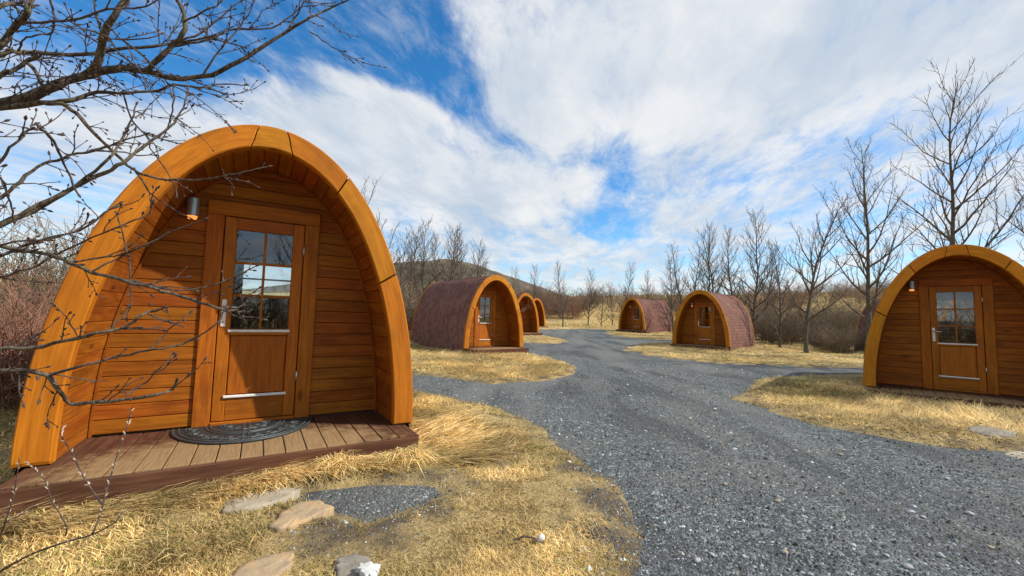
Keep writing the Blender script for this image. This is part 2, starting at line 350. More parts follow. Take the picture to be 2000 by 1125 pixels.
def ground_z(x, y, sd=None):
    if sd is None: sd = road_sd(x, y)
    g = sstep(.19, -.24, sd)
    hum = (fbm(x*1.3, y*1.3, 9)-.47)*.10+(fbm(x*.45, y*.45, 21)-.47)*.12
    dip = 0
    for p in PODS[1:]:
        u, v = local(x, y, p); dip = dip+.06*sstep(1.7, 1.2, np.abs(u))*sstep(-1.5, -.5, v)*sstep(1.2, .4, v)
    return base_z(x, y)-.05+g*(.085+hum)-dip
def road_z(x, y): return base_z(x, y)-.012+(fbm(x*.9, y*.9, 31)-.47)*.035+(fbm(x*5, y*5, 33, 2)-.37)*.008
def rut(x, y): return sstep(.44, .58, fbm(x*1.25-.12*y+(fbm(x*.3, y*.15, 93)-.47)*2., y*.17, 91, 3))
def axis(lo, hi, f0, f1, d0, grow):
    a = list(np.arange(f0, f1, d0)); s = d0
    while a[-1] < hi: s *= grow; a.append(a[-1]+s)
    s = d0; b = [a[0]]
    while b[-1] > lo: s *= grow; b.append(b[-1]-s)
    return np.array(b[:0:-1]+a)
def sheet(xs, ys, zf, keep=None):
    X, Y = np.meshgrid(xs, ys); Z = zf(X, Y); nx, ny = len(xs), len(ys)
    V = np.stack([X, Y, Z], -1).reshape(-1, 3); i = np.arange(nx*ny).reshape(ny, nx)
    F = np.stack([i[:-1, :-1], i[:-1, 1:], i[1:, 1:], i[1:, :-1]], -1).reshape(-1, 4)
    if keep is not None:
        k = keep(X, Y).ravel(); F = F[k[F].any(1)]
        u, inv = np.unique(F, return_inverse=True); V = V[u]; F = inv.reshape(F.shape)
    return V, F
def soil_spots(x, y):
    s = np.zeros(np.shape(x))
    for px, py, r in [(640, 1045, .16), (590, 1065, .12), (800, 1050, .2), (860, 1010, .14), (975, 893, .16), (940, 855, .16), (1030, 845, .18), (1120, 905, .2), (1170, 985, .2), (1195, 1060, .2), (700, 1075, .12), (560, 1050, .1), (1050, 950, .14), (480, 1020, .1), (760, 1020, .12), (1085, 1010, .1)]:
        p = on_z(px, py, .03); s = np.maximum(s, np.exp(-((x-p[0])**2+(y-p[1])**2)/r**2))
    return s
xs = axis(-900, 1400, -5., 9., .09, 1.045); ys = axis(-300, 2200, .6, 13., .09, 1.04)
V, F = sheet(xs, ys, ground_z); sdv = road_sd(V[:, 0], V[:, 1])
dirt = np.exp(-((sdv+.10)/.22)**2)*.5+sstep(-.05, .1, sdv)*.35+soil_spots(V[:, 0], V[:, 1])*.55
gnd = obj('ground', V, [F], ground_mat(), attrs={'dirt': dirt}, smooth=True); tag(gnd, 'dry straw-coloured turf around the gravel road', 'ground', kind='structure')
V, F = sheet(axis(-6, 16, -2., 8., .08, 1.03), axis(-8, 38, 1., 12., .08, 1.03), road_z, lambda x, y: road_sd(x, y) > -.25)
rd = obj('gravel_road', V, [F], road_mat(), attrs={'rut': rut(V[:, 0], V[:, 1])}, smooth=True); tag(rd, 'dark grey gravel road winding between the wooden pods', 'road', kind='structure')
# far hill
def hill_h(x, y):
    px = 1000+FPX*x/600.
    prof = np.interp(px, [-300, 250, 560, 700, 780, 805, 860, 905, 950, 1000, 1050, 1085, 1130, 1250], [0, 6, 40, 68, 84, 88, 91, 88, 77, 63, 48, 36, 22, 4])
    w = np.exp(-((y-640)/130)**2)
    return prof*w*.90+(fbm(x*.02, y*.02, 41)-.47)*14*np.clip(prof/30, 0, 1)*w-1+9
V, F = sheet(np.linspace(-620, 330, 180), np.linspace(330, 1000, 90), hill_h)
tag(obj('hill', V, [F], hill_mat(), smooth=True), 'dark brown heath hill far behind the trees', 'hill', kind='structure')

# ------------------------------------------------------------------ pod builder
def quad_plank(c, nrm, thick, ch=.006, along=None):
    """c: 4 corners (ccw seen from the front); front pushed along nrm; chamfered front edges. returns V,F,guv"""
    c = np.asarray(c, float); nrm = np.asarray(nrm, float)
    ctr = c.mean(0); e0 = c[1]-c[0]; e1 = c[3]-c[0]; l0 = e0/np.linalg.norm(e0); l1 = e1/np.linalg.norm(e1)
    ins = c+ch*(np.array([l0+l1, -l0+l1, -l0-l1, l0-l1]))
    V = np.concatenate([c, c+nrm*(thick-ch), ins+nrm*thick]); F = [(8, 9, 10, 11)]
    for i in range(4):
        j = (i+1) % 4; F += [(i, j, 4+j, 4+i), (4+i, 4+j, 8+j, 8+i)]
    F.append((3, 2, 1, 0))
    if along is None: along = l0
    along = np.asarray(along, float); oth = np.cross(nrm, along)
    G = np.stack([(V-ctr)@along, (V-ctr)@oth, (V-ctr)@nrm], 1)
    return V, F, G
def box_pl(lo, hi, along=0, ch=.004):
    """chamfered box, front = -Y (towards the viewer of the facade)"""
    (x0, y0, z0), (x1, y1, z1) = lo, hi
    V, F, G = quad_plank([(x0, y1, z0), (x1, y1, z0), (x1, y1, z1), (x0, y1, z1)], (0, -1, 0), y1-y0, ch, (1, 0, 0) if along == 0 else (0, 0, 1))
    return V, F, G
class Acc:
    def __init__(s): s.V = []; s.F = []; s.G = []; s.n = 0
    def add(s, V, F, G=None):
        V = np.asarray(V, float); s.F += [tuple(int(i)+s.n for i in f) for f in F]; s.V.append(V); s.G.append(G if G is not None else V*1.); s.n += len(V); return s
    def build(s, name, mat, parent, smooth=False): return obj(name, np.concatenate(s.V), s.F, mat, parent, {'guv': np.concatenate(s.G)}, smooth)
def pl(name, mat, parent, pk): return obj(name, pk[0], pk[1], mat, parent, {'guv': pk[2]})
def cyl(p0, p1, r0, r1=None, n=16, caps=True):
    p0 = np.asarray(p0, float); p1 = np.asarray(p1, float); r1 = r0 if r1 is None else r1; d = (p1-p0)/np.linalg.norm(p1-p0)
    a = np.cross(d, (0, 0, 1) if abs(d[2]) < .9 else (1, 0, 0)); a /= np.linalg.norm(a); b = np.cross(d, a)
    th = np.arange(n)*2*math.pi/n; c = np.cos(th)[:, None]*a+np.sin(th)[:, None]*b
    V = np.concatenate([p0+c*r0, p1+c*r1]); F = [(i, (i+1) % n, n+(i+1) % n, n+i) for i in range(n)]
    if caps: F += [tuple(range(n))[::-1], tuple(range(n, 2*n))]
    return V, F
def ell(th, a=A_, h=H_): return np.stack([a*np.cos(th), h*np.sin(th)], -1)
def wz(z, a, h): return a*math.sqrt(max(0, 1-(z/h)**2))
AI, HI = A_-BAND, H_-BAND
def arch_seg(t0, t1, s0, s1, v0, v1, n):
    """curved arch timber between parameter angles; s0/s1 = S-bend of the end joints"""
    rho = np.array([0, .05, .28, .5, .72, .95, 1.]); sg = np.concatenate([[0], np.linspace(.006, .994, n), [1]])
    wav = lambda r, amp: amp*(np.sin((r-.5)*math.pi*1.0)*1.1+.35*np.sin(r*math.pi*2))
    V = []; G = []
    for k in (0, 1):
        for s in sg:
            for r in rho:
                a_ = t0+wav(r, s0); b_ = t1+wav(r, s1); th = a_+(b_-a_)*s
                p = ell(th)*r+ell(th, AI, HI)*(1-r)
                edge = (s in (0, 1)) or r in (0, 1)
                y = v0+(.008 if edge else 0) if k == 0 else v1
                V.append((p[0], y, p[1])); G.append((th*1.7, (r-.5)*BAND, y))
    m = len(rho); q = len(sg); N = m*q; F = []
    for i in range(q-1):
        for j in range(m-1):
            a = i*m+j; F.append((a, a+1, a+m+1, a+m)); F.append((N+a, N+a+m, N+a+m+1, N+a+1))
    for i in range(q-1):
        for j in (0, m-1): a = i*m+j; F.append((a, a+m, N+a+m, N+a))
    for j in range(m-1):
        for i in (0, q-1): a = i*m+j; F.append((a, a+1, N+a+1, N+a))
    return np.array(V), F, np.array(G)
def build_pod():
    root = empty('camping_pod')
    D = math.radians
    # front arch, seven timbers with S-bent keystone joints; plain rear arch
    js = [0, 33.5, 62, 84, 96, 118, 146.5, 180]; gap = .0032
    sb = [0, 0, 0, .03, -.03, 0, 0, 0]
    for i in range(7):
        pk = arch_seg(D(js[i])+gap, D(js[i+1])-gap, sb[i], sb[i+1], 0., .075, 16 if i not in (2, 4) else 12)
        pl('arch_timber', MT['arch'], root, pk)
    for i in range(3): pl('rear_arch_timber', MT['arch'], root, arch_seg(D(60*i)+gap, D(60*i+60)-gap, 0, 0, LEN-.06, LEN, 16))
    # roof shell + shingles
    th = np.linspace(0, math.pi, 49); o = ell(th, A_-.03, H_-.03)
    V = np.concatenate([np.c_[o[:, 0], np.full(49, .07), o[:, 1]], np.c_[o[:, 0], np.full(49, LEN-.05), o[:, 1]]])
    V = np.concatenate([V, [(A_-.03, .07, -.16), (-A_+.03, .07, -.16), (A_-.03, LEN-.05, -.16), (-A_+.03, LEN-.05, -.16)]])
    F = [(i, i+1, 50+i, 49+i) for i in range(48)]+[(0, 49, 100, 98), (48, 99, 101, 97)][0:0]+[(98, 0, 49, 100), (48, 99, 101, 97)][0:0]
    F += [(98, 0, 49, 100), (99, 97, 48, 97)][:1]
    F += [(99, 48, 97, 101)]
    roof = obj('roof', V, F, MT['shingle'], root, {'col': np.full(len(V), .3)}, True)
    tt = np.linspace(0, math.pi/2, 2000); pts = ell(tt, A_-.012, H_-.012); sl = np.concatenate([[0], np.cumsum(np.hypot(*np.diff(pts, axis=0).T))]); tot = sl[-1]
    VV = []; FF = []; CC = []; ex = .135; tw = .165; r = np.random.default_rng(3)
    def at_arc(s):
        if s < 0: return np.array([A_-.012, s]), np.array([1., 0])
        t = np.interp(s, sl, tt); p = ell(np.array(t), A_-.012, H_-.012); n = np.array([math.cos(t)/A_, math.sin(t)/H_]); return p, n/np.linalg.norm(n)
    rows = int((tot+.16)/ex)+1
    for sgn in (1, -1):
        for k in range(rows):
            s_lo = -.16+k*ex; s_hi = min(s_lo+ex*1.35, tot); s_m = min(s_lo+ex*.42, tot)
            if s_lo >= tot-.01: continue
            (pa, na), (pm, nm), (pb, nb) = at_arc(s_lo), at_arc(s_m), at_arc(s_hi)
            pa = pa+na*.010; pm = pm+nm*.007; pb = pb-nb*.004
            nt = int((LEN-.1)/tw)+2; off = (k % 2)*tw*.5
            for j in range(nt):
                y0 = .055+(j-1)*tw+off; y1 = y0+tw-.006; yy = np.clip([y0, y0+tw*.28, y1-tw*.28, y1], .055, LEN-.03)
                if yy[3]-yy[0] < .02: continue
                b = len(VV); cv = r.random(); li = r.normal(0, .0012)
                for (p, y) in ((pm, yy[0]), (pa, yy[1]), (pa, yy[2]), (pm, yy[3]), (pb, yy[3]), (pb, yy[0])):
                    VV.append((sgn*(p[0]+li), y, p[1])); CC.append(cv)
                f = (b, b+1, b+2, b+3, b+4, b+5); FF.append(f if sgn < 0 else f[::-1])
    tag(obj('roof_shingles', np.array(VV), FF, MT['shingle'], root, {'col': np.array(CC)}), kind='stuff')
    # lining of the porch: boards along the depth, following the inner curve
    ti = np.linspace(0, math.pi/2, 2000); pi_ = ell(ti, AI+.004, HI+.004); si = np.concatenate([[0], np.cumsum(np.hypot(*np.diff(pi_, axis=0).T))]); L = si[-1]*2; nb_ = int(round(L/.112)); w = L/nb_
    def at_in(s):
        t = np.interp(s, si, ti) if s <= L/2 else math.pi-np.interp(L-s, si, ti); return ell(np.array(t), AI+.004, HI+.004)
    for k in range(nb_):
        p0 = at_in(k*w+.0015); p1 = at_in((k+1)*w-.0015); d = p1-p0; nr = np.array([-d[1], 0, d[0]])/np.hypot(*d)
        c = [(p0[0], .07, p0[1]), (p1[0], .07, p1[1]), (p1[0], REV+.01, p1[1]), (p0[0], REV+.01, p0[1])]
        c = np.array(c)-nr*.018
        pk = quad_plank(c, nr, .018, .0035, (0, 1, 0)); pl('lining_board', MT['lining'], root, pk)
    # bead where lining meets the wall
    th = np.linspace(0, math.pi, 60); o = ell(th, AI-.003, HI-.003); q = ell(th, AI-.02, HI-.02); V = []
    for a, b in zip(o, q): V += [(a[0], REV-.014, a[1]), (b[0], REV-.014, b[1]), (b[0], REV+.006, b[1]), (a[0], REV+.006, a[1])]
    F = [(4*i+j, 4*i+(j+1) % 4, 4*i+4+(j+1) % 4, 4*i+4+j) for i in range(59) for j in range(4)]; V = np.array(V)
    obj('corner_bead', V, F, MT['lining'], root, {'guv': np.stack([np.repeat(th*1.7, 4), V[:, 1], V[:, 2]*.02], 1)})
    # facade boards
    pit = .112; dx = .435
    for k in range(21):
        z0 = k*pit+.0022+.012; z1 = min((k+1)*pit-.0022+.012, HI-.004)
        if z1-z0 < .03: continue
        w0 = wz(z0, AI, HI)+.012; w1 = wz(z1, AI, HI)+.012; y1 = REV+.025; y0 = REV
        if z0 < 1.9:
            for s in (-1, 1):
                c = [(s*dx, y1, z0), (s*w0, y1, z0), (s*w1, y1, z1), (s*dx, y1, z1)]
                if s < 0: c = [c[1], c[0], c[3], c[2]]
                pl('wall_board', MT['wall'], root, quad_plank(c, (0, -1, 0), .025, .004))
        else:
            pl('wall_board', MT['wall'], root, quad_plank([(-w0, y1, z0), (w0, y1, z0), (w1, y1, z1), (-w1, y1, z1)], (0, -1, 0), .025, .004))
    # backing sheet so nothing shows through the board joints
    V = []; F = []
    zz = np.linspace(-.02, HI-.02, 30)
    for z in zz:
        ww = wz(max(z, 0), AI, HI)+.03
        V += [(-ww, REV+.04, z), (-.36 if z < 1.86 else 0, REV+.04, z), (.36 if z < 1.86 else 0, REV+.04, z), (ww, REV+.04, z)]
    for i in range(29): b = 4*i; F += [(b, b+1, b+5, b+4), (b+2, b+3, b+7, b+6)]
    obj('wall_backing', np.array(V), F, MT['inner'], root)
    # door frame
    tw_ = .125; fy0 = REV-.022; fy1 = REV+.024
    pl('door_frame', MT['trim'], root, box_pl((-.325-tw_, fy0, 0.004), (-.325, fy1, 1.855-.002), 1))
    pl('door_frame', MT['trim'], root, box_pl((.325, fy0, 0.004), (.325+tw_, fy1, 1.855-.002), 1))
    pl('door_frame', MT['trim'], root, box_pl((-.325-tw_, fy0, 1.855), (.325+tw_, fy1, 1.98), 0))
    pl('threshold', MT['trim'], root, box_pl((-.322, REV-.03, .004), (.322, REV+.05, .03), 0))
    # door
    door = empty('door'); door.parent = root
    y0, y1 = REV-.004, REV+.04; zb, zt, gz0, gz1 = .036, 1.848, .84, 1.74; sx0, sx1 = -.318, .318; st = .092
    P = lambda n, m, lo, hi, al=0, ch=.004: pl(n, m, door, box_pl(lo, hi, al, ch))
    P('stile', MT['door'], (sx0, y0, zb), (sx0+st, y1, zt), 1); P('stile', MT['door'], (sx1-st, y0, zb), (sx1, y1, zt), 1)
    P('rail', MT['door'], (sx0+st+.001, y0, gz1), (sx1-st-.001, y1, zt)); P('rail', MT['door'], (sx0+st+.001, y0, .785), (sx1-st-.001, y1, gz0)); P('rail', MT['door'], (sx0+st+.001, y0, zb), (sx1-st-.001, y1, .25))
    P('panel', MT['door'], (sx0+st+.001, y0+.014, .251), (sx1-st-.001, y1-.004, .784), 1, .012)
    gx0, gx1 = sx0+st, sx1-st; gh = (gz1-gz0)/3; bw = .011
    P('glazing_bar', MT['door'], (-bw, y0+.006, gz0+.001), (bw, y1-.004, gz1-.001), 1)
    for k in (1, 2):
        for s in (-1, 1):
            xa, xb = (gx0+.001, -bw-.001) if s < 0 else (bw+.001, gx1-.001)
            P('glazing_bar', MT['door'], (xa, y0+.006, gz0+k*gh-bw), (xb, y1-.004, gz0+k*gh+bw))
    for k in range(3):
        for s in (-1, 1):
            xa, xb = (gx0+.002, -bw+.004) if s < 0 else (bw-.004, gx1-.002)
            za = gz0+k*gh-.004; zc = gz0+(k+1)*gh+.004; yy = y0+.026
            V = [(xa, yy, za), (xb, yy, za), (xb, yy, zc), (xa, yy, zc)]; obj('pane', np.array(V), [(0, 1, 2, 3)], MT['glass'], door)
    for z in (.822, .243): P('drip_rail', MT['white'], (sx0+.075, y0-.018, z-.011), (sx1-.075, y0-.001, z+.013), 0, .005)
    hd = P('handle', MT['white'], (-.300, y0-.008, .86), (-.264, y0-.0005, 1.10), 1, .003)
    V1, F1 = cyl((-.282, y0-.006, 1.035), (-.282, y0-.05, 1.035), .010, n=10); V2, F2 = cyl((-.288, y0-.046, 1.035), (-.165, y0-.046, 1.033), .009, n=10)
    a = Acc(); a.add(V1, F1); a.add(V2, F2); a.build('lever', MT['steel'], hd, True)
    V1, F1 = cyl((-.282, y0-.007, .90), (-.282, y0-.011, .90), .009, n=10); obj('keyhole', V1, F1, MT['lampmetal'], hd)
    for z in (1.60, .40):
        V1, F1 = cyl((.321, fy0-.008, z-.045), (.321, fy0-.008, z+.045), .008, n=10); obj('hinge', V1, F1, MT['steel'], door, smooth=True)
    # wall lamp
    lx, lz = -.545, 1.87; lamp = empty('wall_lamp'); lamp.parent = root
    V1, F1 = cyl((lx, REV-.10, lz-.075), (lx, REV-.10, lz+.075), .042, n=20); obj('shade', V1, F1, MT['lampmetal'], lamp, smooth=False)
    V1, F1 = cyl((lx, REV-.10, lz+.01), (lx, REV-.001, lz+.01), .014, n=10); obj('bracket', V1, F1, MT['lampmetal'], lamp)
    V1, F1 = cyl((lx, REV-.014, lz-.03), (lx, REV-.0005, lz-.03), .034, n=16); obj('wall_plate', V1, F1, MT['lampmetal'], lamp)
    V1, F1 = cyl((lx, REV-.10, lz-.10), (lx, REV-.10, lz-.0755), .030, .036, n=16); obj('bulb', V1, F1, MT['amber'], lamp, smooth=False)
    # deck
    deck = empty('deck'); deck.parent = root
    hw = 1.17; nbd = 17; bwid = 2*hw/nbd; rr = random.Random(5)
    for k in range(nbd):
        xa = -hw+k*bwid+.003; xb = xa+bwid-.006; dz = rr.uniform(-.0015, .0015); f = -.355+rr.uniform(-.004, .004)
        pk = quad_plank([(xa, f, -.029+dz), (xb, f, -.029+dz), (xb, REV-.001, -.029+dz), (xa, REV-.001, -.029+dz)], (0, 0, 1), .027, .004, (0, 1, 0))
        pl('deck_board', MT['deck'], deck, pk)
    pl('fascia', MT['fascia'], deck, box_pl((-hw-.01, -.36-.03, -.16), (hw+.01, -.361, -.012), 0))
    for s in (-1, 1):
        V1 = quad_plank([(s*hw, -.360, -.16), (s*hw, REV+.02, -.16), (s*hw, REV+.02, -.008), (s*hw, -.360, -.008)][::s], (s, 0, 0), .028, .003, (0, 1, 0)); pl('fascia', MT['fascia'], deck, V1)
    # inside: lining, floor, rear wall with window
    th = np.linspace(0, math.pi, 41); o = ell(th, AI+.012, HI+.012); ya, yb = REV+.045, LEN-.12
    V = np.concatenate([np.c_[o[:, 0], np.full(41, ya), o[:, 1]], np.c_[o[:, 0], np.full(41, yb), o[:, 1]]]); F = [(i, 41+i, 42+i, i+1) for i in range(40)]
    obj('inner_lining', V, F, MT['inner'], root, smooth=True)
    obj('inner_floor', np.array([(-1.09, ya, .001), (1.09, ya, .001), (1.09, yb, .001), (-1.09, yb, .001)]), [(0, 1, 2, 3)], MT['floor'], root)
    wx0, wx1, wz0, wz1 = -.3, .58, 1.22, 1.79; V = []; F = []
    cols = [-1.2, wx0, wx1, 1.2]
    def rear(y):
        b0 = len(V); zs = np.concatenate([np.linspace(-.02, wz0, 10), np.linspace(wz0, wz1, 8)[1:], np.linspace(wz1, HI-.01, 10)[1:]])
        for z in zs:
            ww = wz(max(z, 0), AI, HI)+.03; V.extend([(-ww, y, z), (max(wx0, -ww), y, z), (min(wx1, ww), y, z), (ww, y, z)])
        for i in range(len(zs)-1):
            zc = (zs[i]+zs[i+1])/2
            for j in range(3):
                if j == 1 and wz0 < zc < wz1: continue
                a = b0+4*i+j; F.append((a, a+1, a+5, a+4))
    rear(LEN-.14); rear(LEN-.09); obj('rear_wall', np.array(V), F, MT['wall'], root, {'guv': np.array(V)})
    wn = empty('rear_window'); wn.parent = root; yy = LEN-.13; fw = .045
    for lo, hi, al in [((wx0-.01, yy, wz0-.01), (wx1+.01, yy+.05, wz0+fw), 0), ((wx0-.01, yy, wz1-fw), (wx1+.01, yy+.05, wz1+.01), 0), ((wx0-.01, yy, wz0+fw+.001), (wx0+fw, yy+.05, wz1-fw-.001), 1), ((wx1-fw, yy, wz0+fw+.001), (wx1+.01, yy+.05, wz1-fw-.001), 1), ((wx0+fw+.001, yy+.005, 1.50), (wx1-fw-.001, yy+.045, 1.525), 0)]:
        pl('frame', MT['trim'], wn, box_pl(lo, hi, al))
    for za, zc in ((wz0+fw-.005, 1.505), (1.52, wz1-fw+.005)):
        obj('pane', np.array([(wx0+fw-.005, yy+.025, za), (wx1-fw+.005, yy+.025, za), (wx1-fw+.005, yy+.025, zc), (wx0+fw-.005, yy+.025, zc)]), [(0, 1, 2, 3)], MT['glass'], wn)
    return root
pod0 = build_pod()
PL = ['large orange wooden pod with a black half-round doormat on its porch deck',
      'shaded wooden pod with pale window pane, tall bare trees right behind it',
      'sunlit orange pod with dark shingle roof and deck above a straw grass mound',
      'shaded pod with branch shadows on its pink-brown roof beside the thicket',
      'small far pod with long sunlit pink roof before the grassy ridge',
      'far sunlit pod arch, the middle one of the row of three, dark porch',
      'farthest small pod arch at the end of the row below the hill',
      'half-hidden pod behind bare trunks with only its dark roof showing']
for i, p in enumerate(PODS):
    r = pod0 if i == 0 else copy_tree(pod0)
    r.location = (p[0], p[1], p[3]); r.rotation_euler = (0, 0, p[2]); tag(r, PL[i], 'cabin', 'wooden arched camping pods')

# the doormat pod has one long timber on that side of its arch instead of three
old = [o for o in pod0.children if o.name.startswith('arch_timber')]
cen = [(np.mean([v.co.x for v in o.data.vertices]), o) for o in old]
for c, o in sorted(cen, key=lambda q: q[0])[:3]: bpy.data.objects.remove(o)
pl('arch_timber', MT['arch'], pod0, arch_seg(math.radians(96)+.0032, math.pi-.0032, -.03, 0, 0., .075, 40))

# ------------------------------------------------------------------ doormat
def doormat():
    root = empty('doormat'); p = PODS[0]; root.location = (p[0], p[1], p[3]); root.rotation_euler = (0, 0, p[2])
    cx, y1, rx, ry = -.05, .625, .525, .64
    th = np.linspace(math.pi, 2*math.pi, 48); o = np.c_[cx+rx*np.cos(th), y1+ry*np.sin(th)*.98]; n = len(o)
    V = np.concatenate([np.c_[o, np.full(n, .001)], np.c_[o, np.full(n, .010)]]); F = [(i, (i+1) % n, n+(i+1) % n, n+i) for i in range(n)]+[tuple(range(n, 2*n)), tuple(range(n))[::-1]]
    obj('mat_base', V, F, MT['rubber'], root)
    lines = []
    for k in (.97, .90, .56, .50):
        lines.append(np.c_[cx+rx*k*np.cos(th), y1-.015+ry*.98*k*np.sin(th), np.full(n, .011)])
    for x in (-.02, .02): lines.append(np.array([(cx+x, y1-.02, .011), (cx+x, y1-ry*.9, .011)]))
    r = random.Random(4)
    for ring, cnt in ((.73, 13), (.28, 6)):
        for i in range(cnt):
            a = math.pi+math.pi*(i+.5)/cnt; c = np.array([cx+rx*ring*math.cos(a), y1-.02+ry*ring*math.sin(a)]); sg = 1 if i % 2 else -1; t = np.linspace(0, 4.4*math.pi/2, 18)
            rad = .052*(1-t/t[-1]*.8)*(1 if ring > .5 else 1.1); lines.append(np.c_[c[0]+rad*np.cos(sg*t+a), c[1]+rad*np.sin(sg*t+a), np.full(18, .011)])
            lines.append(np.array([(c[0]+.06*math.cos(a+1.2), c[1]+.06*math.sin(a+1.2), .011), (c[0]+.02*math.cos(a), c[1]+.02*math.sin(a), .011), (c[0]+.075*math.cos(a-1.1), c[1]+.075*math.sin(a-1.1), .011)]))
    V, F = tubes([(l, np.full(len(l), .0075)) for l in lines], 6)
    obj('raised_scroll_pattern', V, F, MT['rubber2'], root, smooth=True)
    tag(root, 'black rubber half-round doormat with raised scroll pattern at the pod door', 'doormat')
# ------------------------------------------------------------------ tubes and trees
def tubes(lines, sides):
    by = {}
    for p, r in lines: by.setdefault(len(p), []).append((p, r))
    Vs = []; Fs = []; n0 = 0; th = np.arange(sides)*2*math.pi/sides; ct, st = np.cos(th), np.sin(th)
    for K, L in by.items():
        P = np.array([l[0] for l in L], float); R = np.array([l[1] for l in L], float); N = len(L)
        T = np.gradient(P, axis=1); T /= np.linalg.norm(T, axis=2, keepdims=True)+1e-12
        mean = T.mean(1); ref = np.where((np.abs(mean[:, 2]) > .7*np.linalg.norm(mean, axis=1))[:, None], np.array([1., 0, 0]), np.array([0, 0, 1.]))
        A = np.cross(T, ref[:, None, :]); A /= np.linalg.norm(A, axis=2, keepdims=True)+1e-12; B = np.cross(T, A)
        V = P[:, :, None, :]+R[:, :, None, None]*(A[:, :, None, :]*ct[None, None, :, None]+B[:, :, None, :]*st[None, None, :, None])
        idx = np.arange(N*K*sides).reshape(N, K, sides)+n0; j2 = np.roll(np.arange(sides), -1)
        Fq = np.stack([idx[:, :-1, :], idx[:, :-1][:, :, j2], idx[:, 1:][:, :, j2], idx[:, 1:, :]], -1).reshape(-1, 4)
        Fs.append(Fq); Vs.append(V.reshape(-1, 3)); n0 += N*K*sides
    return np.concatenate(Vs), [np.concatenate(Fs)]
doormat()
def vn(v): l = math.sqrt(v[0]*v[0]+v[1]*v[1]+v[2]*v[2])+1e-9; return (v[0]/l, v[1]/l, v[2]/l)
def perp_dir(d, ang, az):
    """direction leaning ang away from d, around it at az"""
    ref = (0, 0, 1) if abs(d[2]) < .95 else (1, 0, 0)
    a = vn((d[1]*ref[2]-d[2]*ref[1], d[2]*ref[0]-d[0]*ref[2], d[0]*ref[1]-d[1]*ref[0])); b = (d[1]*a[2]-d[2]*a[1], d[2]*a[0]-d[0]*a[2], d[0]*a[1]-d[1]*a[0])
    ca, sa = math.cos(ang), math.sin(ang); c, s = math.cos(az), math.sin(az)
    return tuple(d[i]*ca+sa*(a[i]*c+b[i]*s) for i in range(3))
def grow(rg, p, d, L, r0, r1, n, up, wob):
    pts = [p]; step = L/n
    for i in range(n):
        d = vn((d[0]+rg.gauss(0, wob), d[1]+rg.gauss(0, wob), d[2]+rg.gauss(0, wob)+up)); p = (p[0]+d[0]*step, p[1]+d[1]*step, p[2]+d[2]*step); pts.append(p)
    return pts, [r0+(r1-r0)*(i/n)**.8 for i in range(n+1)], d
def lerp_on(pts, t):
    f = t*(len(pts)-1); i = min(int(f), len(pts)-2); f -= i; a, b = pts[i], pts[i+1]
    return tuple(a[k]+(b[k]-a[k])*f for k in range(3)), vn(tuple(b[k]-a[k] for k in range(3)))
def make_tree(seed, H, spread=.34, nprim=30, sec=9, ter=4, low=.1, rtr=None, twigr=.0056):
    rg = random.Random(seed); rtr = rtr or H*.0115
    tp, tr, _ = grow(rg, (0, 0, -.12), (rg.gauss(0, .02), rg.gauss(0, .02), 1), H*.97, rtr, .008, 18, .05, .045)
    tr[0] *= 1.5; tr[1] *= 1.05
    br = []; tw = []
    for k in range(nprim):
        t = low+(1-low)*((k+.5)/nprim)**.9*.97; p, d = lerp_on(tp, t)
        sh = math.sin(math.pi*min(1, (t*.86+.14))**.8); L = H*spread*(.25+.95*(1-t)**.75)*rg.uniform(.7, 1.15)*(.55+.45*min(1, (t-low)*6+.3))
        a = rg.uniform(.75, 1.1)*(1.05-.35*t); dd = perp_dir(d, a, k*2.4+rg.uniform(-.5, .5)); r0 = min(rtr*(1-t)*.62+.007, .05)
        n = 7; bp, brd, _ = grow(rg, p, dd, L, r0, .0045, n, .10, .085); br.append((bp, brd))
        ns = max(3, int(sec*L/(H*spread)*1.2+2))
        for j in range(ns):
            tt = .14+.86*(j+rg.random()*.6)/ns
            if tt > .99: tt = .98
            q, e = lerp_on(bp, tt); Ls = L*rg.uniform(.22, .48)*(1.15-.65*tt); d2 = perp_dir(e, rg.uniform(.5, .95), rg.uniform(0, 6.28)); d2 = vn((d2[0], d2[1], d2[2]+.18))
            sp_, sr, _ = grow(rg, q, d2, Ls, max(.0065, r0*(1-tt)*.55), .0034, 4, .12, .12); br.append((sp_, sr))
            nt = max(2, int(ter*.62*Ls/.35))
            for i in range(min(nt, 9)):
                q2, e2 = lerp_on(sp_, min(.99, .12+.88*(i+rg.random())/nt)); L3 = rg.uniform(.08, .34)*min(1, Ls/.5+.35)*H/7.; d3 = perp_dir(e2, rg.uniform(.4, 1.0), rg.uniform(0, 6.28)); d3 = vn((d3[0], d3[1], d3[2]+.22))
                t3, r3, _ = grow(rg, q2, d3, L3, twigr, twigr*.6, 2, .18, .16); tw.append((t3, r3))
    Vt, Ft = tubes([(np.array(tp), np.array(tr))], 9); V1, F1 = tubes(br, 4); V2, F2 = tubes(tw, 3)
    V = np.concatenate([V1, V2]); Fc = [np.concatenate([F1[0], F2[0]+len(V1)])]
    return (Vt, Ft), (V, Fc)
TREES = []
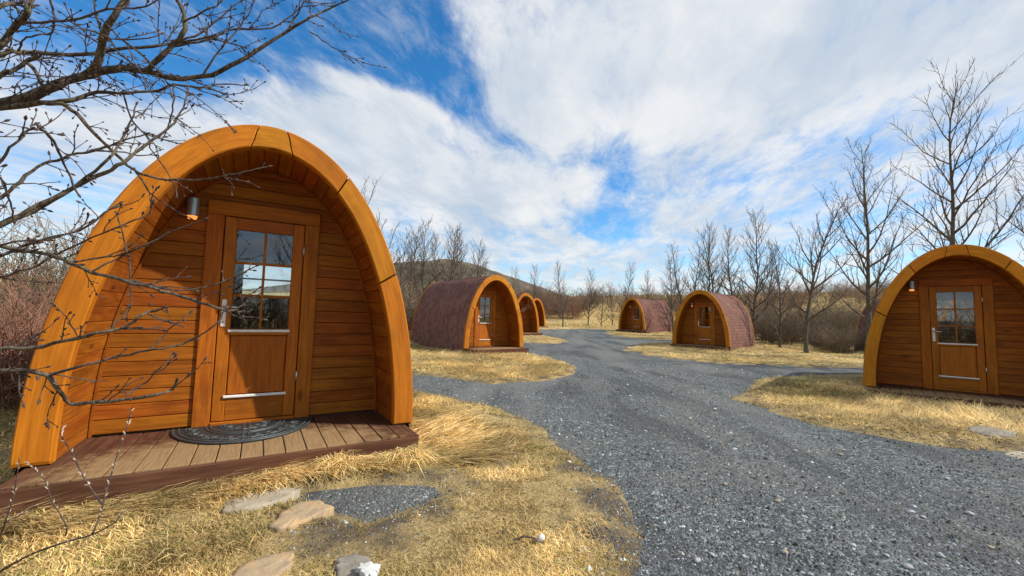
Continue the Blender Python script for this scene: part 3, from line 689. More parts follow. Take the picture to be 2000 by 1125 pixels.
for sd_, H, kw in [(1, 8.6, dict(spread=.33, nprim=27, sec=8, low=.16)), (2, 7.2, dict(spread=.36, nprim=25, sec=8, low=.14)), (3, 9.0, dict(spread=.36, nprim=28, sec=8, low=.2)), (4, 7.0, dict(spread=.28, nprim=32, sec=9, low=.1)), (5, 6.4, dict(spread=.30, nprim=30, sec=9, low=.12)), (6, 6.0, dict(spread=.33, nprim=26, sec=8, low=.06))]:
    (Vt, Ft), (Vc, Fc) = make_tree(sd_, H, **kw)
    TREES.append((H, make_mesh('trunk', Vt, Ft, MT['bark'], smooth=True), make_mesh('crown', Vc, Fc, MT['twig'], smooth=True)))
def gz(x, y): return float(ground_z(np.array([x]), np.array([y]))[0])
def put_tree(x, y, H, k, rz, label, group):
    H0, mt, mc = TREES[k]; o = empty('bare_tree', (x, y, gz(x, y)-.02), rz); s = H/H0; o.scale = (s, s, s)
    link(bpy.data.objects.new('trunk', mt), o); link(bpy.data.objects.new('crown', mc), o); tag(o, label, 'tree', group); return o
def px_tree(px, dep, top, k, rz, label, group):
    d = px2dir(px, 620); x = EYE[0]+d[0]/d[1]*dep; H = at_depth(px, top, dep)[2]-gz(x, dep)
    return put_tree(x, dep, H, k, rz, label, group)
GR = 'bare poplars in the row behind the shaded pods'
px_tree(1574, 16.2, 338, 1, 2.2, 'bare tree with a low fork, standing free in front of the dark thicket', GR)
px_tree(1692, 15.0, 240, 0, .4, 'tall bare tree with mossy trunk beside the half-hidden pod', GR)
px_tree(1903, 12.6, 142, 2, 1.0, 'tallest bare tree, rising right behind the shaded pod with the pale window pane', GR)
px_tree(2110, 11.5, 170, 0, 3.6, 'bare tree whose branches reach in beside the tallest tree', GR)
LBG = 'slender bare tree in the clump behind the pod with branch shadows on its roof'
for i, (px, dep, top) in enumerate([(1338, 27, 462), (1372, 25, 428), (1397, 28, 434), (1428, 24.5, 424), (1466, 24, 402), (1522, 20, 455), (1490, 27, 470), (1315, 31, 500), (1352, 33, 470)]):
    px_tree(px, dep, top, 3+i % 3, i*1.7+.3, {4: 'tallest slender bare tree of the clump behind the island pod', 5: 'small bare tree between the clump and the free-standing forked tree', 7: 'short bare tree rising between the far pink roof and the island pod'}.get(i, LBG), 'slender trees behind the island pod')
for px, dep, top, k, rz, lb in [(1100, 38, 503, 3, .2, 'bare tree standing alone on the straw verge at the end of the road'), (1148, 41, 522, 4, 1.2, 'smaller bare tree beside the lone verge tree'), (1174, 40, 553, 5, 2.2, 'low twiggy tree between two taller verge trees'), (1196, 43, 548, 5, 3.9, 'low twiggy tree just behind the far pink-roofed pod'),
                               (1216, 39, 505, 3, 4.2, 'bare tree rising behind the arch of the far pink-roofed pod'), (1272, 41, 523, 4, 5.2, 'broad bare tree behind the long roof of the far pod'), (1040, 52, 513, 4, .9, 'bare tree in front of the hill slope above the row of pods'), (998, 56, 515, 5, 1.9, 'faint bare tree on the hill skyline above the sunlit pod')]:
    px_tree(px, dep, top, k, rz, lb, 'verge trees at the end of the road')
LBL = 'bare tree in the grove behind the sunlit dark-roofed pod'
for i, (px, dep, top) in enumerate([(752, 17.5, 350), (793, 22.5, 424), (828, 23.5, 414), (853, 25, 440), (871, 23, 422), (887, 27, 432), (899, 25, 436), (922, 26.5, 455), (940, 29, 478), (812, 27, 445), (772, 26, 440)]):
    px_tree(px, dep, top, 3+(i*2) % 3 if i else 1, i*2.1, {2: 'tallest bare tree of the grove behind the sunlit dark-roofed pod', 8: 'last and lowest tree of the grove, out against the hill slope'}.get(i, LBL) if i else 'tall bare tree rising just behind the arch of the doormat pod', 'grove behind the sunlit pod')

# ------------------------------------------------------------------ bare shrubs
def make_shrub(seed, H, n, mat, spread=.55, dens=1.):
    rg = random.Random(seed); br = []; tw = []
    for k in range(n):
        az = rg.uniform(0, 6.28); a = rg.uniform(.08, spread); rr = rg.uniform(0, .35)*H*.4
        d = (math.cos(az)*math.sin(a), math.sin(az)*math.sin(a), math.cos(a)); L = H*rg.uniform(.6, 1.05)
        p, r, _ = grow(rg, (math.cos(az)*rr, math.sin(az)*rr, -.08), d, L, .011*H/2, .004, 6, .02, .10); br.append((p, r))
        for j in range(int(8*dens)):
            q, e = lerp_on(p, .12+.86*(j+rg.random())/(8*dens)*.99); L2 = L*rg.uniform(.15, .4); d2 = perp_dir(e, rg.uniform(.4, 1.1), rg.uniform(0, 6.28))
            p2, r2, _ = grow(rg, q, d2, L2, .006, .003, 3, .10, .14); br.append((p2, r2))
            for i in range(int(5*dens)):
                q3, e3 = lerp_on(p2, min(.99, .1+.9*(i+rg.random())/(5*dens))); p3, r3, _ = grow(rg, q3, perp_dir(e3, rg.uniform(.4, 1.1), rg.uniform(0, 6.28)), L2*rg.uniform(.25, .6), .0042, .0026, 2, .1, .15); tw.append((p3, r3))
    V1, F1 = tubes(br, 4); V2, F2 = tubes(tw, 3)
    return H, make_mesh('twigs', np.concatenate([V1, V2]), [np.concatenate([F1[0], F2[0]+len(V1)])], mat, smooth=True)
SH = {'red': [make_shrub(21, 2., 18, MT['redtwig'], .6), make_shrub(22, 2., 16, MT['redtwig'], .7)], 'brown': [make_shrub(23, 2., 18, MT['browntwig'], .65), make_shrub(24, 2., 16, MT['browntwig'], .5), make_shrub(25, 2., 18, MT['twig'], .7)]}
def put_shrub(kind, x, y, H, label, group, wide=1., rg=random.Random(77)):
    h0, me = rg.choice(SH[kind]); o = bpy.data.objects.new('bare_shrub', me); COL.objects.link(o); s = H/h0
    o.location = (x, y, gz(x, y)-.02); o.scale = (s*wide, s*wide, s); o.rotation_euler = (0, 0, rg.uniform(0, 6.28)); tag(o, label, 'shrub', group)
rg = random.Random(5)
def dirx(px, dep): d = px2dir(px, 620); return d[0]/d[1]*dep
for i in range(22):
    dep = rg.uniform(4.6, 10.5); px = rg.uniform(-330, 170); x = dirx(px, dep)
    if min(abs(local(x, dep, PODS[0])[0]), 9) < 1.9 and -1 < local(x, dep, PODS[0])[1] < 5: continue
    put_shrub('red' if i % 5 < 3 else 'brown', x, dep, rg.uniform(1.0, 1.55), 'dense russet twiggy shrub in the hedge beside the doormat pod', 'hedge beside the doormat pod', 1.25)
for i in range(7):
    dep = rg.uniform(8, 12); px = rg.uniform(20, 190); x = dirx(px, dep)
    if abs(local(x, dep, PODS[0])[0]) < 1.9 and -1 < local(x, dep, PODS[0])[1] < 5: continue
    put_shrub('brown', x, dep, rg.uniform(2.5, 3.6), 'taller grey-brown shrub rising over the russet hedge', 'tall shrubs over the hedge')
for i in range(84):
    dep = rg.uniform(22, 31) if i % 4 else rg.uniform(17.5, 20.5); px = rg.uniform(1465, 1760) if i % 4 else rg.uniform(1590, 1690); x = dirx(px, dep)
    bad = False
    for p in PODS:
        l = local(x, dep, p)
        if abs(l[0]) < 1.7 and -.8 < l[1] < 4.5: bad = True
    if bad or float(road_sd(np.array([x]), np.array([dep]))[0]) > -.5: continue
    put_shrub('brown', x, dep, rg.uniform(1.5, 2.7) if i % 4 else rg.uniform(.8, 1.3), 'tangled brown shrub in the dark thicket beside the island pod', 'thicket beside the island pod', 1.25)
for i in range(34):
    dep = rg.uniform(17, 34); px = rg.uniform(690, 950); x = dirx(px, dep)
    bad = False
    for p in PODS:
        l = local(x, dep, p)
        if abs(l[0]) < 1.9 and -.8 < l[1] < 4.8: bad = True
    if bad or float(road_sd(np.array([x]), np.array([dep]))[0]) > -.5: continue
    put_shrub('brown' if i % 4 else 'red', x, dep, rg.uniform(1.8, 3.0), 'brown undergrowth shrub in the grove behind the sunlit pod', 'undergrowth in the grove', 1.4)
for i in range(105):
    dep = rg.uniform(50, 96); px = rg.uniform(1000, 1780) if i > 30 else rg.uniform(930, 1130); x = dirx(px, dep)
    put_shrub('brown' if i % 5 else 'red', x, dep, rg.uniform(2.2, 4.2), 'brown shrub in the dark belt across the far slope', 'shrub belt on the far slope', 1.9)

for i, (x, y, H, k) in enumerate([(-2.5, -9, 6.5, 3), (1.5, -11, 7.0, 4), (4.5, -10.5, 6.2, 5), (-6, -8, 6.0, 1), (8.5, -11, 7.5, 0)]):
    put_tree(x, y, H, k, i*1.3, 'bare tree behind the viewer, mirrored in the door panes', 'trees mirrored in the panes')
for i in range(22):
    put_shrub('brown', rg.uniform(-9, 10), rg.uniform(-13, -8.5), rg.uniform(1.5, 2.6), 'brown shrub behind the viewer, mirrored in the door panes', 'shrubs mirrored in the panes', 1.5)

# ------------------------------------------------------------------ foreground tree, limbs followed in the photograph
def fore_tree():
    root = empty('foreground_tree', (-3.3, 1.35, 0.03)); base = np.array([-3.3, 1.35, .03])
    rg = random.Random(99)
    # (pixel path, depth at start, depth at end, radius px start, end)
    L = [
     ('A', [(-260, 330), (-120, 240), (0, 203), (60, 190), (110, 165), (165, 148), (195, 140), (240, 133), (290, 140), (335, 153), (395, 150), (450, 130), (500, 100), (560, 60), (605, 35), (640, 20), (690, -8)], 2.0, 2.35, 12, 1.2),
     ('B', [(165, 148), (190, 125), (198, 95), (205, 65), (225, 30), (245, 0), (262, -40), (290, -110)], 2.08, 1.9, 7, 5),
     ('C', [(-240, 290), (-110, 160), (0, 104), (50, 103), (90, 105), (160, 108), (220, 97), (300, 90), (350, 84), (400, 74), (440, 82), (475, 92)], 1.9, 2.3, 6, 1.1),
     ('D', [(-230, 270), (-90, 170), (0, 88), (20, 62), (45, 40), (55, 20), (58, 0), (66, -60)], 1.8, 1.7, 6, 4.5),
     ('D2', [(45, 46), (100, 42), (160, 37), (210, 18), (260, 16), (290, 12), (320, -8)], 1.72, 1.8, 2.6, 1.2),
     ('E', [(285, 137), (310, 115), (340, 85), (358, 65), (360, 30), (345, 0), (340, -30)], 2.18, 2.1, 5, 2.8),
     ('E2', [(345, 80), (380, 70), (410, 50), (440, 25), (480, -5)], 2.15, 2.3, 2.4, 1),
     ('E3', [(330, 92), (370, 85), (420, 72), (455, 56), (500, 58), (545, 48), (580, 20), (600, -5)], 2.17, 2.4, 2, .9),
     ('E4', [(360, 42), (395, 25), (430, 5)], 2.12, 2.1, 2, 1.2),
     ('F', [(-60, 215), (80, 201), (130, 198), (170, 186), (200, 180), (250, 182), (310, 176), (340, 165), (390, 170), (440, 164), (480, 166)], 2.0, 2.2, 5.5, 1.),
     ('G', [(90, 202), (120, 204), (150, 222), (180, 255), (215, 290), (250, 322), (290, 345), (340, 352), (400, 350), (450, 342), (490, 333), (525, 325)], 2.0, 2.15, 4, 1.),
     ('G2', [(262, 328), (285, 365), (310, 390), (345, 412), (370, 425)], 2.06, 2.15, 1.8, .9),
     ('H', [(-200, 480), (-80, 425), (0, 385), (40, 355), (75, 325), (110, 312), (150, 300), (200, 290), (240, 275), (285, 262)], 1.8, 2.0, 4, 1.2),
     ('H2', [(180, 294), (230, 296), (270, 302), (300, 303)], 1.92, 2.0, 1.6, .9),
     ('I', [(-200, 540), (-80, 475), (0, 440), (60, 413), (105, 390), (160, 358), (205, 338), (240, 318), (275, 290), (310, 265), (340, 240), (358, 210), (367, 175)], 1.75, 2.05, 7, 1.1),
     ('I2', [(40, 422), (80, 398), (130, 375), (170, 345), (210, 312), (235, 278), (255, 235), (266, 205)], 1.78, 1.95, 4, 1.2),
     ('J', [(-180, 440), (-70, 468), (0, 481), (50, 490), (110, 500), (135, 512), (180, 530), (240, 548), (300, 562), (340, 575), (390, 590), (430, 603), (470, 608), (482, 610)], 1.7, 1.9, 4.6, 2.),
     ('J2', [(215, 542), (270, 552), (340, 566), (395, 562), (450, 545), (500, 520)], 1.82, 1.95, 2.2, 1.),
     ('J3', [(135, 512), (190, 505), (240, 497), (275, 482), (330, 455), (400, 428)], 1.78, 1.9, 2, 1.1),
     ('J4', [(180, 530), (215, 512), (240, 500), (252, 492)], 1.8, 1.86, 2, 1.2),
     ('J5', [(250, 497), (243, 470), (236, 440), (228, 418)], 1.86, 1.84, 1.5, .9),
     ('J6', [(250, 497), (254, 540), (258, 580), (248, 620)], 1.86, 1.84, 1.5, .9),
     ('K', [(-170, 672), (-60, 684), (0, 681), (60, 678), (130, 665), (190, 650), (240, 640), (270, 618), (295, 608), (322, 601)], 1.55, 1.7, 4.6, 2.),
     ('K2', [(235, 641), (275, 642), (318, 645)], 1.66, 1.7, 2.2, 1.2),
     ('K3', [(215, 645), (235, 622), (250, 600)], 1.65, 1.7, 1.8, 1.),
     ('Lm', [(-150, 735), (-60, 728), (0, 725), (50, 725), (95, 735), (118, 765), (138, 788), (200, 783), (260, 778), (310, 770), (335, 760), (345, 744)], 1.5, 1.62, 5, 2.4),
     ('L2', [(100, 732), (160, 715), (230, 695), (290, 685), (330, 678), (370, 665), (420, 635), (440, 605)], 1.54, 1.7, 3, 1.2),
     ('L3', [(245, 773), (285, 745), (310, 720), (336, 695)], 1.58, 1.66, 1.8, 1.),
     ('L4', [(290, 686), (320, 655), (345, 630), (370, 612)], 1.62, 1.7, 1.6, .9),
     ('M', [(-120, 400), (-40, 345), (0, 312), (30, 280), (52, 258), (68, 243)], 1.35, 1.45, 2.8, 1.8),
     ('N', [(76, 248), (98, 266), (115, 295), (130, 330), (152, 378)], 1.5, 1.75, 3., 1.6),
     ('O', [(-60, 250), (0, 345), (12, 372), (22, 405), (28, 430)], 1.5, 1.7, 2.2, 1.4),
     ('P', [(-160, 590), (-60, 530), (0, 500), (55, 478), (110, 462), (170, 442), (205, 415), (232, 398)], 1.7, 1.9, 3, 1.6),
     ('Q', [(-140, 600), (-50, 545), (20, 537), (75, 515), (125, 490), (180, 465), (240, 440), (290, 418), (298, 395)], 1.72, 1.9, 2.4, 1.1),
     ('R', [(-100, 560), (0, 480), (80, 470), (130, 458), (165, 437), (172, 422)], 1.68, 1.8, 2., 1.2),
     ('S', [(-100, 70), (0, 12), (22, 8), (42, 4)], 1.6, 1.7, 4, 3),
     ('T', [(50, 122), (70, 140), (78, 158), (85, 172)], 1.98, 2.02, 3.5, 3),
     ('U', [(-120, 230), (0, 147), (25, 135), (52, 120), (75, 110)], 1.85, 1.95, 4, 3),
     ('W', [(270, 135), (235, 105), (215, 75), (190, 40), (183, 0), (176, -40)], 2.1, 2.2, 2., 1.2),
     ('X', [(395, 150), (420, 110), (440, 85), (470, 50), (490, 20), (500, -10)], 2.2, 2.3, 1.8, 1.),
     ('Y', [(560, 60), (575, 35), (590, 10), (598, -15)], 2.32, 2.35, 1.8, 1.),
     ('Z', [(605, 62), (630, 78), (655, 95), (670, 100)], 2.3, 2.3, 1.2, .8),
     ('Z2', [(340, 165), (338, 205), (333, 235), (318, 270)], 2.1, 2.15, 1.6, .9),
     ('Z3', [(240, 180), (258, 235), (285, 265), (300, 300), (330, 340), (345, 380)], 2.1, 2.15, 1.6, .9),
     ('Z4', [(200, 40), (235, 75), (280, 110), (320, 150), (335, 185)], 1.95, 2.0, 1.5, .9),
     ('Z5', [(130, 35), (160, 55), (195, 65), (230, 78), (290, 74), (315, 66)], 1.85, 1.95, 1.6, .9),
     ('Z6', [(98, 0), (106, 25), (108, 40), (100, 62), (70, 70), (45, 75), (38, 95)], 1.8, 1.9, 2., 1.5),
    ]
    paths = {}
    def smooth_path(P, R):
        P = np.array(P); n = len(P); t = np.arange(n); m = (n-1)*3+1; tt = np.linspace(0, n-1, m); out = np.zeros((m, 3))
        for q, u in enumerate(tt):
            i = min(int(u), n-2); f = u-i; p0 = P[max(i-1, 0)]; p1 = P[i]; p2 = P[i+1]; p3 = P[min(i+2, n-1)]
            out[q] = .5*((2*p1)+(-p0+p2)*f+(2*p0-5*p1+4*p2-p3)*f*f+(-p0+3*p1-3*p2+p3)*f**3)
        return out, np.interp(tt, t, R)
    trunk_lines = [([base+np.array([0, 0, -.2]), base+np.array([.02, .05, .45]), base+np.array([-.03, .1, 1.0]), base+np.array([.0, .2, 1.6]), base+np.array([.05, .3, 2.4]), base+np.array([.02, .35, 3.6])], [.10, .075, .065, .055, .04, .02])]
    tl = [smooth_path(p, r) for p, r in trunk_lines]
    V, F = tubes(tl, 14); obj('trunk', V-base, F, MT['nearbark'], root, smooth=True)
    twl = []; buds = []
    def bud(p, d, s):
        p = np.array(p); d = np.array(d); buds.append(([p, p+d*s*.45, p+d*s], [s*.16, s*.26, s*.03]))
    for nm, path, d0, d1, r0, r1 in L:
        n = len(path); ds = [d0+(d1-d0)*i/(n-1)+(rg.uniform(-.03, .03) if 0 < i < n-1 else 0) for i in range(n)]
        P = [at_depth(x, y, d) for (x, y), d in zip(path, ds)]
        R = [((r0+(r1-r0)*(i/(n-1))**(.75 if r0 > 5 else 1.))*d/FPX) for i, d in enumerate(ds)]
        if path[0][0] < -50:     # runs on to the trunk
            zt = max(.25, P[0][2]-.35); hub = base+np.array([.0, .12*zt, 0]); hub[2] = base[2]+zt; P = [hub, (hub+P[0])/2+np.array([0, 0, .05])]+P; R = [R[0]*1.25, R[0]*1.1]+R
        Ps, Rs = smooth_path(P, R); Ps[1:-1] += np.array([[rg.gauss(0, .0022) for _ in range(3)] for _ in range(len(Ps)-2)]); Rs = Rs*np.array([rg.uniform(.9, 1.12) for _ in Rs])
        V, F = tubes([(Ps, Rs)], 8 if r0 > 3 else 6); obj('branch', V-base, F, MT['nearbark'] if r0 > 3.4 else MT['neartwig'], root, smooth=True)
        d = vn(Ps[-1]-Ps[-2]); bud(Ps[-1], d, .022)
        # side twigs and buds
        ln = np.linalg.norm(np.diff(Ps, axis=0), axis=1).sum(); up_zone = np.mean([p[1] for p in path]) < 260
        cnt = int(ln*(12 if up_zone else 8))
        lst = [tuple(q) for q in Ps]
        for j in range(cnt):
            q, e = lerp_on(lst, rg.uniform(.22, .99)); d2 = perp_dir(e, rg.uniform(.5, 1.15), rg.uniform(0, 6.28)); d2 = vn((d2[0]+.15, d2[1], d2[2]+.05))
            Lw = rg.choice([.02, .03, .05, .08, .16, .26, .38] if up_zone else [.02, .02, .03, .05, .09, .16])
            k = 2 if Lw < .06 else 5
            pp, rr, de = grow(rg, q, d2, Lw, .0030 if Lw > .06 else .0026, .0015, k, .0, .14); twl.append((pp, rr)); bud(pp[-1], de, rg.uniform(.014, .022))
            if Lw > .06:
                for i in range(int(Lw/.032)):
                    q2, e2 = lerp_on(pp, rg.uniform(.1, .98)); d3 = perp_dir(e2, rg.uniform(.5, .9), rg.uniform(0, 6.28)); L3 = rg.choice([.004, .006, .01, .03, .06])
                    if L3 > .02: p3, r3, d4 = grow(rg, q2, d3, L3, .0021, .0013, 2, 0, .12); twl.append((p3, r3)); bud(p3[-1], d4, rg.uniform(.011, .017))
                    else: bud(q2, d3, rg.uniform(.011, .017))
    V, F = tubes(twl, 4); tag(obj('fine_twigs', V-base, F, MT['neartwig'], root, smooth=True), kind='stuff')
    V, F = tubes(buds, 5); tag(obj('buds', V-base, F, MT['neartwig'], root, smooth=True), kind='stuff')
    tag(root, 'leafless budding tree whose lichen-grey branches reach across the doormat pod', 'tree')
    # sapling twigs rising from the long grass
    for lab, base_px, lines in [('thin budded sapling forking low over the long straw grass', (-60, 1150), [[(-60, 1150), (0, 1116), (60, 1083), (130, 1058), (178, 1045), (222, 1022), (240, 1000)], [(180, 1044), (196, 1005), (206, 965), (218, 925), (232, 880), (248, 835), (258, 795)], [(200, 985), (178, 955), (160, 925), (138, 880), (119, 850), (126, 833)]]),
                                ('straight thin budded shoot standing beside the deck corner', (-8, 1070), [[(-8, 1070), (10, 1020), (25, 975), (33, 930), (38, 895)], [(10, 1020), (40, 1005), (68, 985)]]),
                                ('short curved twig sticking up out of the straw grass', (128, 1046), [[(128, 1046), (130, 1030), (118, 1005), (100, 975), (88, 940), (66, 915), (52, 902)]])]:
        P0 = on_z(base_px[0], base_px[1], .03); dep0 = float((P0-EYE)@Fv); r = empty('sapling', tuple(P0)); ls = []; bd = []
        for k, path in enumerate(lines):
            P = [at_depth(x, y, dep0*.93+(.0 if k == 0 else .02*i)) if (i or k) else P0 for i, (x, y) in enumerate(path)]
            R = np.linspace(.0055 if k == 0 and len(lines) > 2 else .0034, .0015, len(P)); Ps, Rs = smooth_path(P, R); V, F = tubes([(Ps, Rs)], 6); obj('stem', V-P0, F, MT['neartwig'], r, smooth=True)
            lst = [tuple(q) for q in Ps]
            for j in range(len(path)*3):
                q, e = lerp_on(lst, rg.uniform(.15, 1)); d3 = perp_dir(e, .6, rg.uniform(0, 6.28)); q = np.array(q); d3 = np.array(d3); bd.append(([q, q+d3*.006, q+d3*.014], [.0018, .003, .0006]))
        V, F = tubes(bd, 5); tag(obj('buds', V-P0, F, MT['bud'], r, smooth=True), kind='stuff')
        tag(r, lab, 'sapling', 'saplings in the long grass')
MT['bud'] = plain('pale_bud', (.42, .33, .24), .6)
fore_tree()

# ------------------------------------------------------------------ stones
def stone_mesh(outline, h, seed, mat, name='flagstone'):
    r = np.random.default_rng(seed); P = np.array(outline, float); m = len(P)
    Q = []
    for i in range(m):
        a, b = P[i], P[(i+1) % m]
        for t in (0, .25, .5, .75): Q.append(a*(1-t)+b*t+r.normal(0, min(.006, .03*np.ptp(P)), 2))
    Q = np.array(Q); n = len(Q); c = Q.mean(0); V = []; F = []
    for sc_, z in ((1., -.05), (1.0, h*.6), (.97, h*.95), (.8, h), (.45, h*1.05)):
        for q in Q: V.append((*(c+(q-c)*sc_), z+r.normal(0, h*.07 if z > 0 else 0)))
    for k in range(4):
        for i in range(n): j = (i+1) % n; F.append((k*n+i, k*n+j, (k+1)*n+j, (k+1)*n+i))
    V.append((*c, h*1.04)); ci = len(V)-1
    for i in range(n): F.append((4*n+i, 4*n+(i+1) % n, ci))
    V = np.array(V); z0 = gz(c[0], c[1]); o = np.array([c[0], c[1], z0])
    V[:, 2] += z0
    return o, V-o, F
FM1 = flag_mat('pale_slate', (.24, .20, .14), (.34, .29, .21), (.44, .39, .30)); FM2 = flag_mat('rusty_slate', (.22, .17, .12), (.38, .28, .17), (.50, .30, .12)); FM3 = flag_mat('white_quartz', (.42, .42, .40), (.58, .58, .56), (.68, .68, .67)); FM4 = flag_mat('grey_slab', (.13, .12, .10), (.22, .20, .16), (.32, .29, .23))
FM5 = flag_mat('pale_pebble', (.26, .26, .24), (.38, .38, .36), (.5, .5, .48))
FLAGS = []
for lab, pts, h, mt, sd_ in [('long pale flagstone in the grass below the porch deck', [(433, 998), (440, 978), (490, 962), (560, 950), (588, 952), (560, 972), (500, 990)], .03, FM1, 1),
                             ('tan flagstone with a diagonal crease at the edge of the small gravel patch', [(524, 1028), (550, 1000), (585, 980), (625, 977), (650, 990), (615, 1008), (575, 1028), (545, 1034)], .035, FM2, 2),
                             ('rust-streaked flagstone half sunk in the straw grass', [(430, 1140), (480, 1098), (535, 1078), (572, 1075), (570, 1098), (545, 1125), (500, 1160)], .04, FM2, 3),
                             ('grey flagstone with a white stone lying on it', [(655, 1105), (662, 1090), (700, 1083), (722, 1090), (728, 1115), (720, 1150), (668, 1150)], .028, FM4, 4),
                             ('thin grey slab lying on the mound before the shaded pod', [(1890, 836), (1915, 832), (1985, 846), (1985, 856), (1930, 852), (1895, 843)], .035, FM4, 5),
                             ('thick pale slab at the gravel edge before the shaded pod', [(1958, 870), (1985, 862), (2060, 868), (2060, 880), (1980, 880)], .05, FM1, 6)]:
    out = [on_z(x, y, .03)[:2] for x, y in pts]; o, V, F = stone_mesh(out, h*.5, sd_, mt); FLAGS.append(np.array(out))
    if mt is not None: st = obj('flagstone', V, F, mt, smooth=True); st.location = o; tag(st, lab, 'stone', 'flagstones')
def pebble(name, x, y, z, s, mat, seed, flat=.55):
    r = np.random.default_rng(seed); V = []; F = []; n, m = 10, 6
    for i in range(m+1):
        ph = math.pi*i/m
        for j in range(n): a = 2*math.pi*j/n; V.append((math.sin(ph)*math.cos(a), math.sin(ph)*math.sin(a)*.75, math.cos(ph)*flat))
    V = np.array(V); d = r.normal(0, 1, (4, 3)); V *= (1+.13*sum(np.sin(V@k*1.7+i) for i, k in enumerate(d)))[:, None]*s*.5
    for i in range(m):
        for j in range(n): F.append((i*n+j, (i+1)*n+j, (i+1)*n+(j+1) % n, i*n+(j+1) % n))
    o = obj(name, V, F, mat, smooth=True); o.location = (x, y, z+s*.14); o.rotation_euler = (0, 0, r.uniform(0, 6)); return o
o, V, F = stone_mesh([on_z(x, y, .06)[:2] for x, y in [(698, 1112), (704, 1104), (722, 1101), (740, 1104), (739, 1117), (728, 1127), (712, 1130)]], .016, 15, FM3)
V[:, 2] += np.where(V[:, 2] < 0, .05, 0)+.026; ws = obj('white_stone', V, F, FM3, smooth=True); ws.location = o; tag(ws, 'white stone lying on the grey flagstone', 'stone')
w = on_z(1056, 1054, .05); tag(pebble('pale_stone', w[0], w[1], gz(w[0], w[1])+.012, .05, FM3, 8), 'small pale stone beside a short stick on the lawn', 'stone')
b = on_z(1003, 1060, .05); e = on_z(1045, 1057, .05); zz = gz(b[0], b[1])+.03
V, F = tubes([(np.array([(b[0], b[1], zz), ((b[0]+e[0])/2, (b[1]+e[1])/2+.01, zz+.008), (e[0], e[1], zz)])-np.array([b[0], b[1], zz]), np.array([.004, .005, .003]))], 6)
st = obj('stick', V, F, MT['neartwig'], smooth=True); st.location = (b[0], b[1], zz); tag(st, 'short dark stick lying beside the small pale stone', 'stick')
STN = 'rounded pale stone lying loose among the gravel of the road'
for i, (x, y, s) in enumerate([(1533, 1070, .045), (1772, 1098, .055), (1836, 1077, .05), (1518, 970, .05), (1892, 992, .06), (1802, 1000, .04), (1408, 858, .055), (1360, 1082, .05), (1452, 1075, .035), (1640, 878, .06), (1552, 872, .05), (1665, 1056, .04), (1935, 1060, .04), (1275, 868, .05), (1260, 833, .045), (1460, 862, .04), (1284, 872, .04), (1510, 940, .04), (1415, 937, .05), (1732, 1076, .035), (1194, 936, .04), (1205, 946, .03), (1850, 925, .05), (1390, 1072, .035)]):
    p = on_z(x, y, 0); o = pebble('road_stone', p[0], p[1], float(road_z(np.array([p[0]]), np.array([p[1]]))[0]), s*.8, FM5 if i % 3 else FM1, 100+i, .42); tag(o, STN, 'stone', 'loose stones on the road')

# ------------------------------------------------------------------ gravel (real stones) as one mass
def gravel():
    N = 150000; r = RNG
    u = r.random(N); rr = 1.3*(13/1.3)**u; az = r.uniform(-1.02, 1.02, N); x = rr*np.sin(az); y = rr*np.cos(az)
    sd = road_sd(x, y); keep = (sd > -.02-r.random(N)**1.7*.5) & (r.random(N) < np.where(sd > .05, 1, .5)) & (y > 1.0) & (r.random(N) > .62*rut(x, y)); x, y, sd, rr = x[keep], y[keep], sd[keep], rr[keep]; n = len(x)
    s = np.clip(r.lognormal(-4.6, .5, n), .004, .045)*np.clip(.75+rr*.07, .8, 1.5)
    oc = np.array([(1, 0, 0), (.25, .9, 0), (-.85, .35, 0), (-.5, -.8, 0), (.6, -.75, 0), (.1, .05, .75)], float)
    a = r.uniform(0, 6.28, n); c, si = np.cos(a), np.sin(a); V = np.repeat(oc[None], n, 0)*r.uniform(.65, 1.3, (n, 6, 3))
    V = np.stack([V[..., 0]*c[:, None]-V[..., 1]*si[:, None], V[..., 0]*si[:, None]+V[..., 1]*c[:, None], V[..., 2]], -1)*(s*.62)[:, None, None]
    z = np.maximum(road_z(x, y), ground_z(x, y, sd)); V += np.stack([x, y, z-s*.08], -1)[:, None, :]
    i = np.arange(n)[:, None]*6; F = np.concatenate([np.stack([i[:, 0]+k, i[:, 0]+(k+1) % 5, i[:, 0]+5], -1) for k in range(5)])
    t = r.random(n); b = np.where(t < .5, r.uniform(.035, .085, n), np.where(t < .92, r.uniform(.085, .19, n), r.uniform(.22, .48, n)))
    tone = .72+.6*sstep(.36, .60, fbm(x*.8+y*.15, y*.28, 92))+.25*rut(x, y); b = b*tone
    col = b[:, None]*np.array([.97, 1.07, 1.09])[None]*(1+r.normal(0, .05, (n, 3))); warm = r.random(n) < .1; col[warm] *= np.array([1.2, 1., .8])
    o = obj('gravel', V.reshape(-1, 3), [F], MT['pebble'], attrs={'col': np.repeat(np.clip(col, .01, 1), 6, 0)}); tag(o, 'loose grey gravel stones over the road', 'gravel', kind='stuff')
gravel()

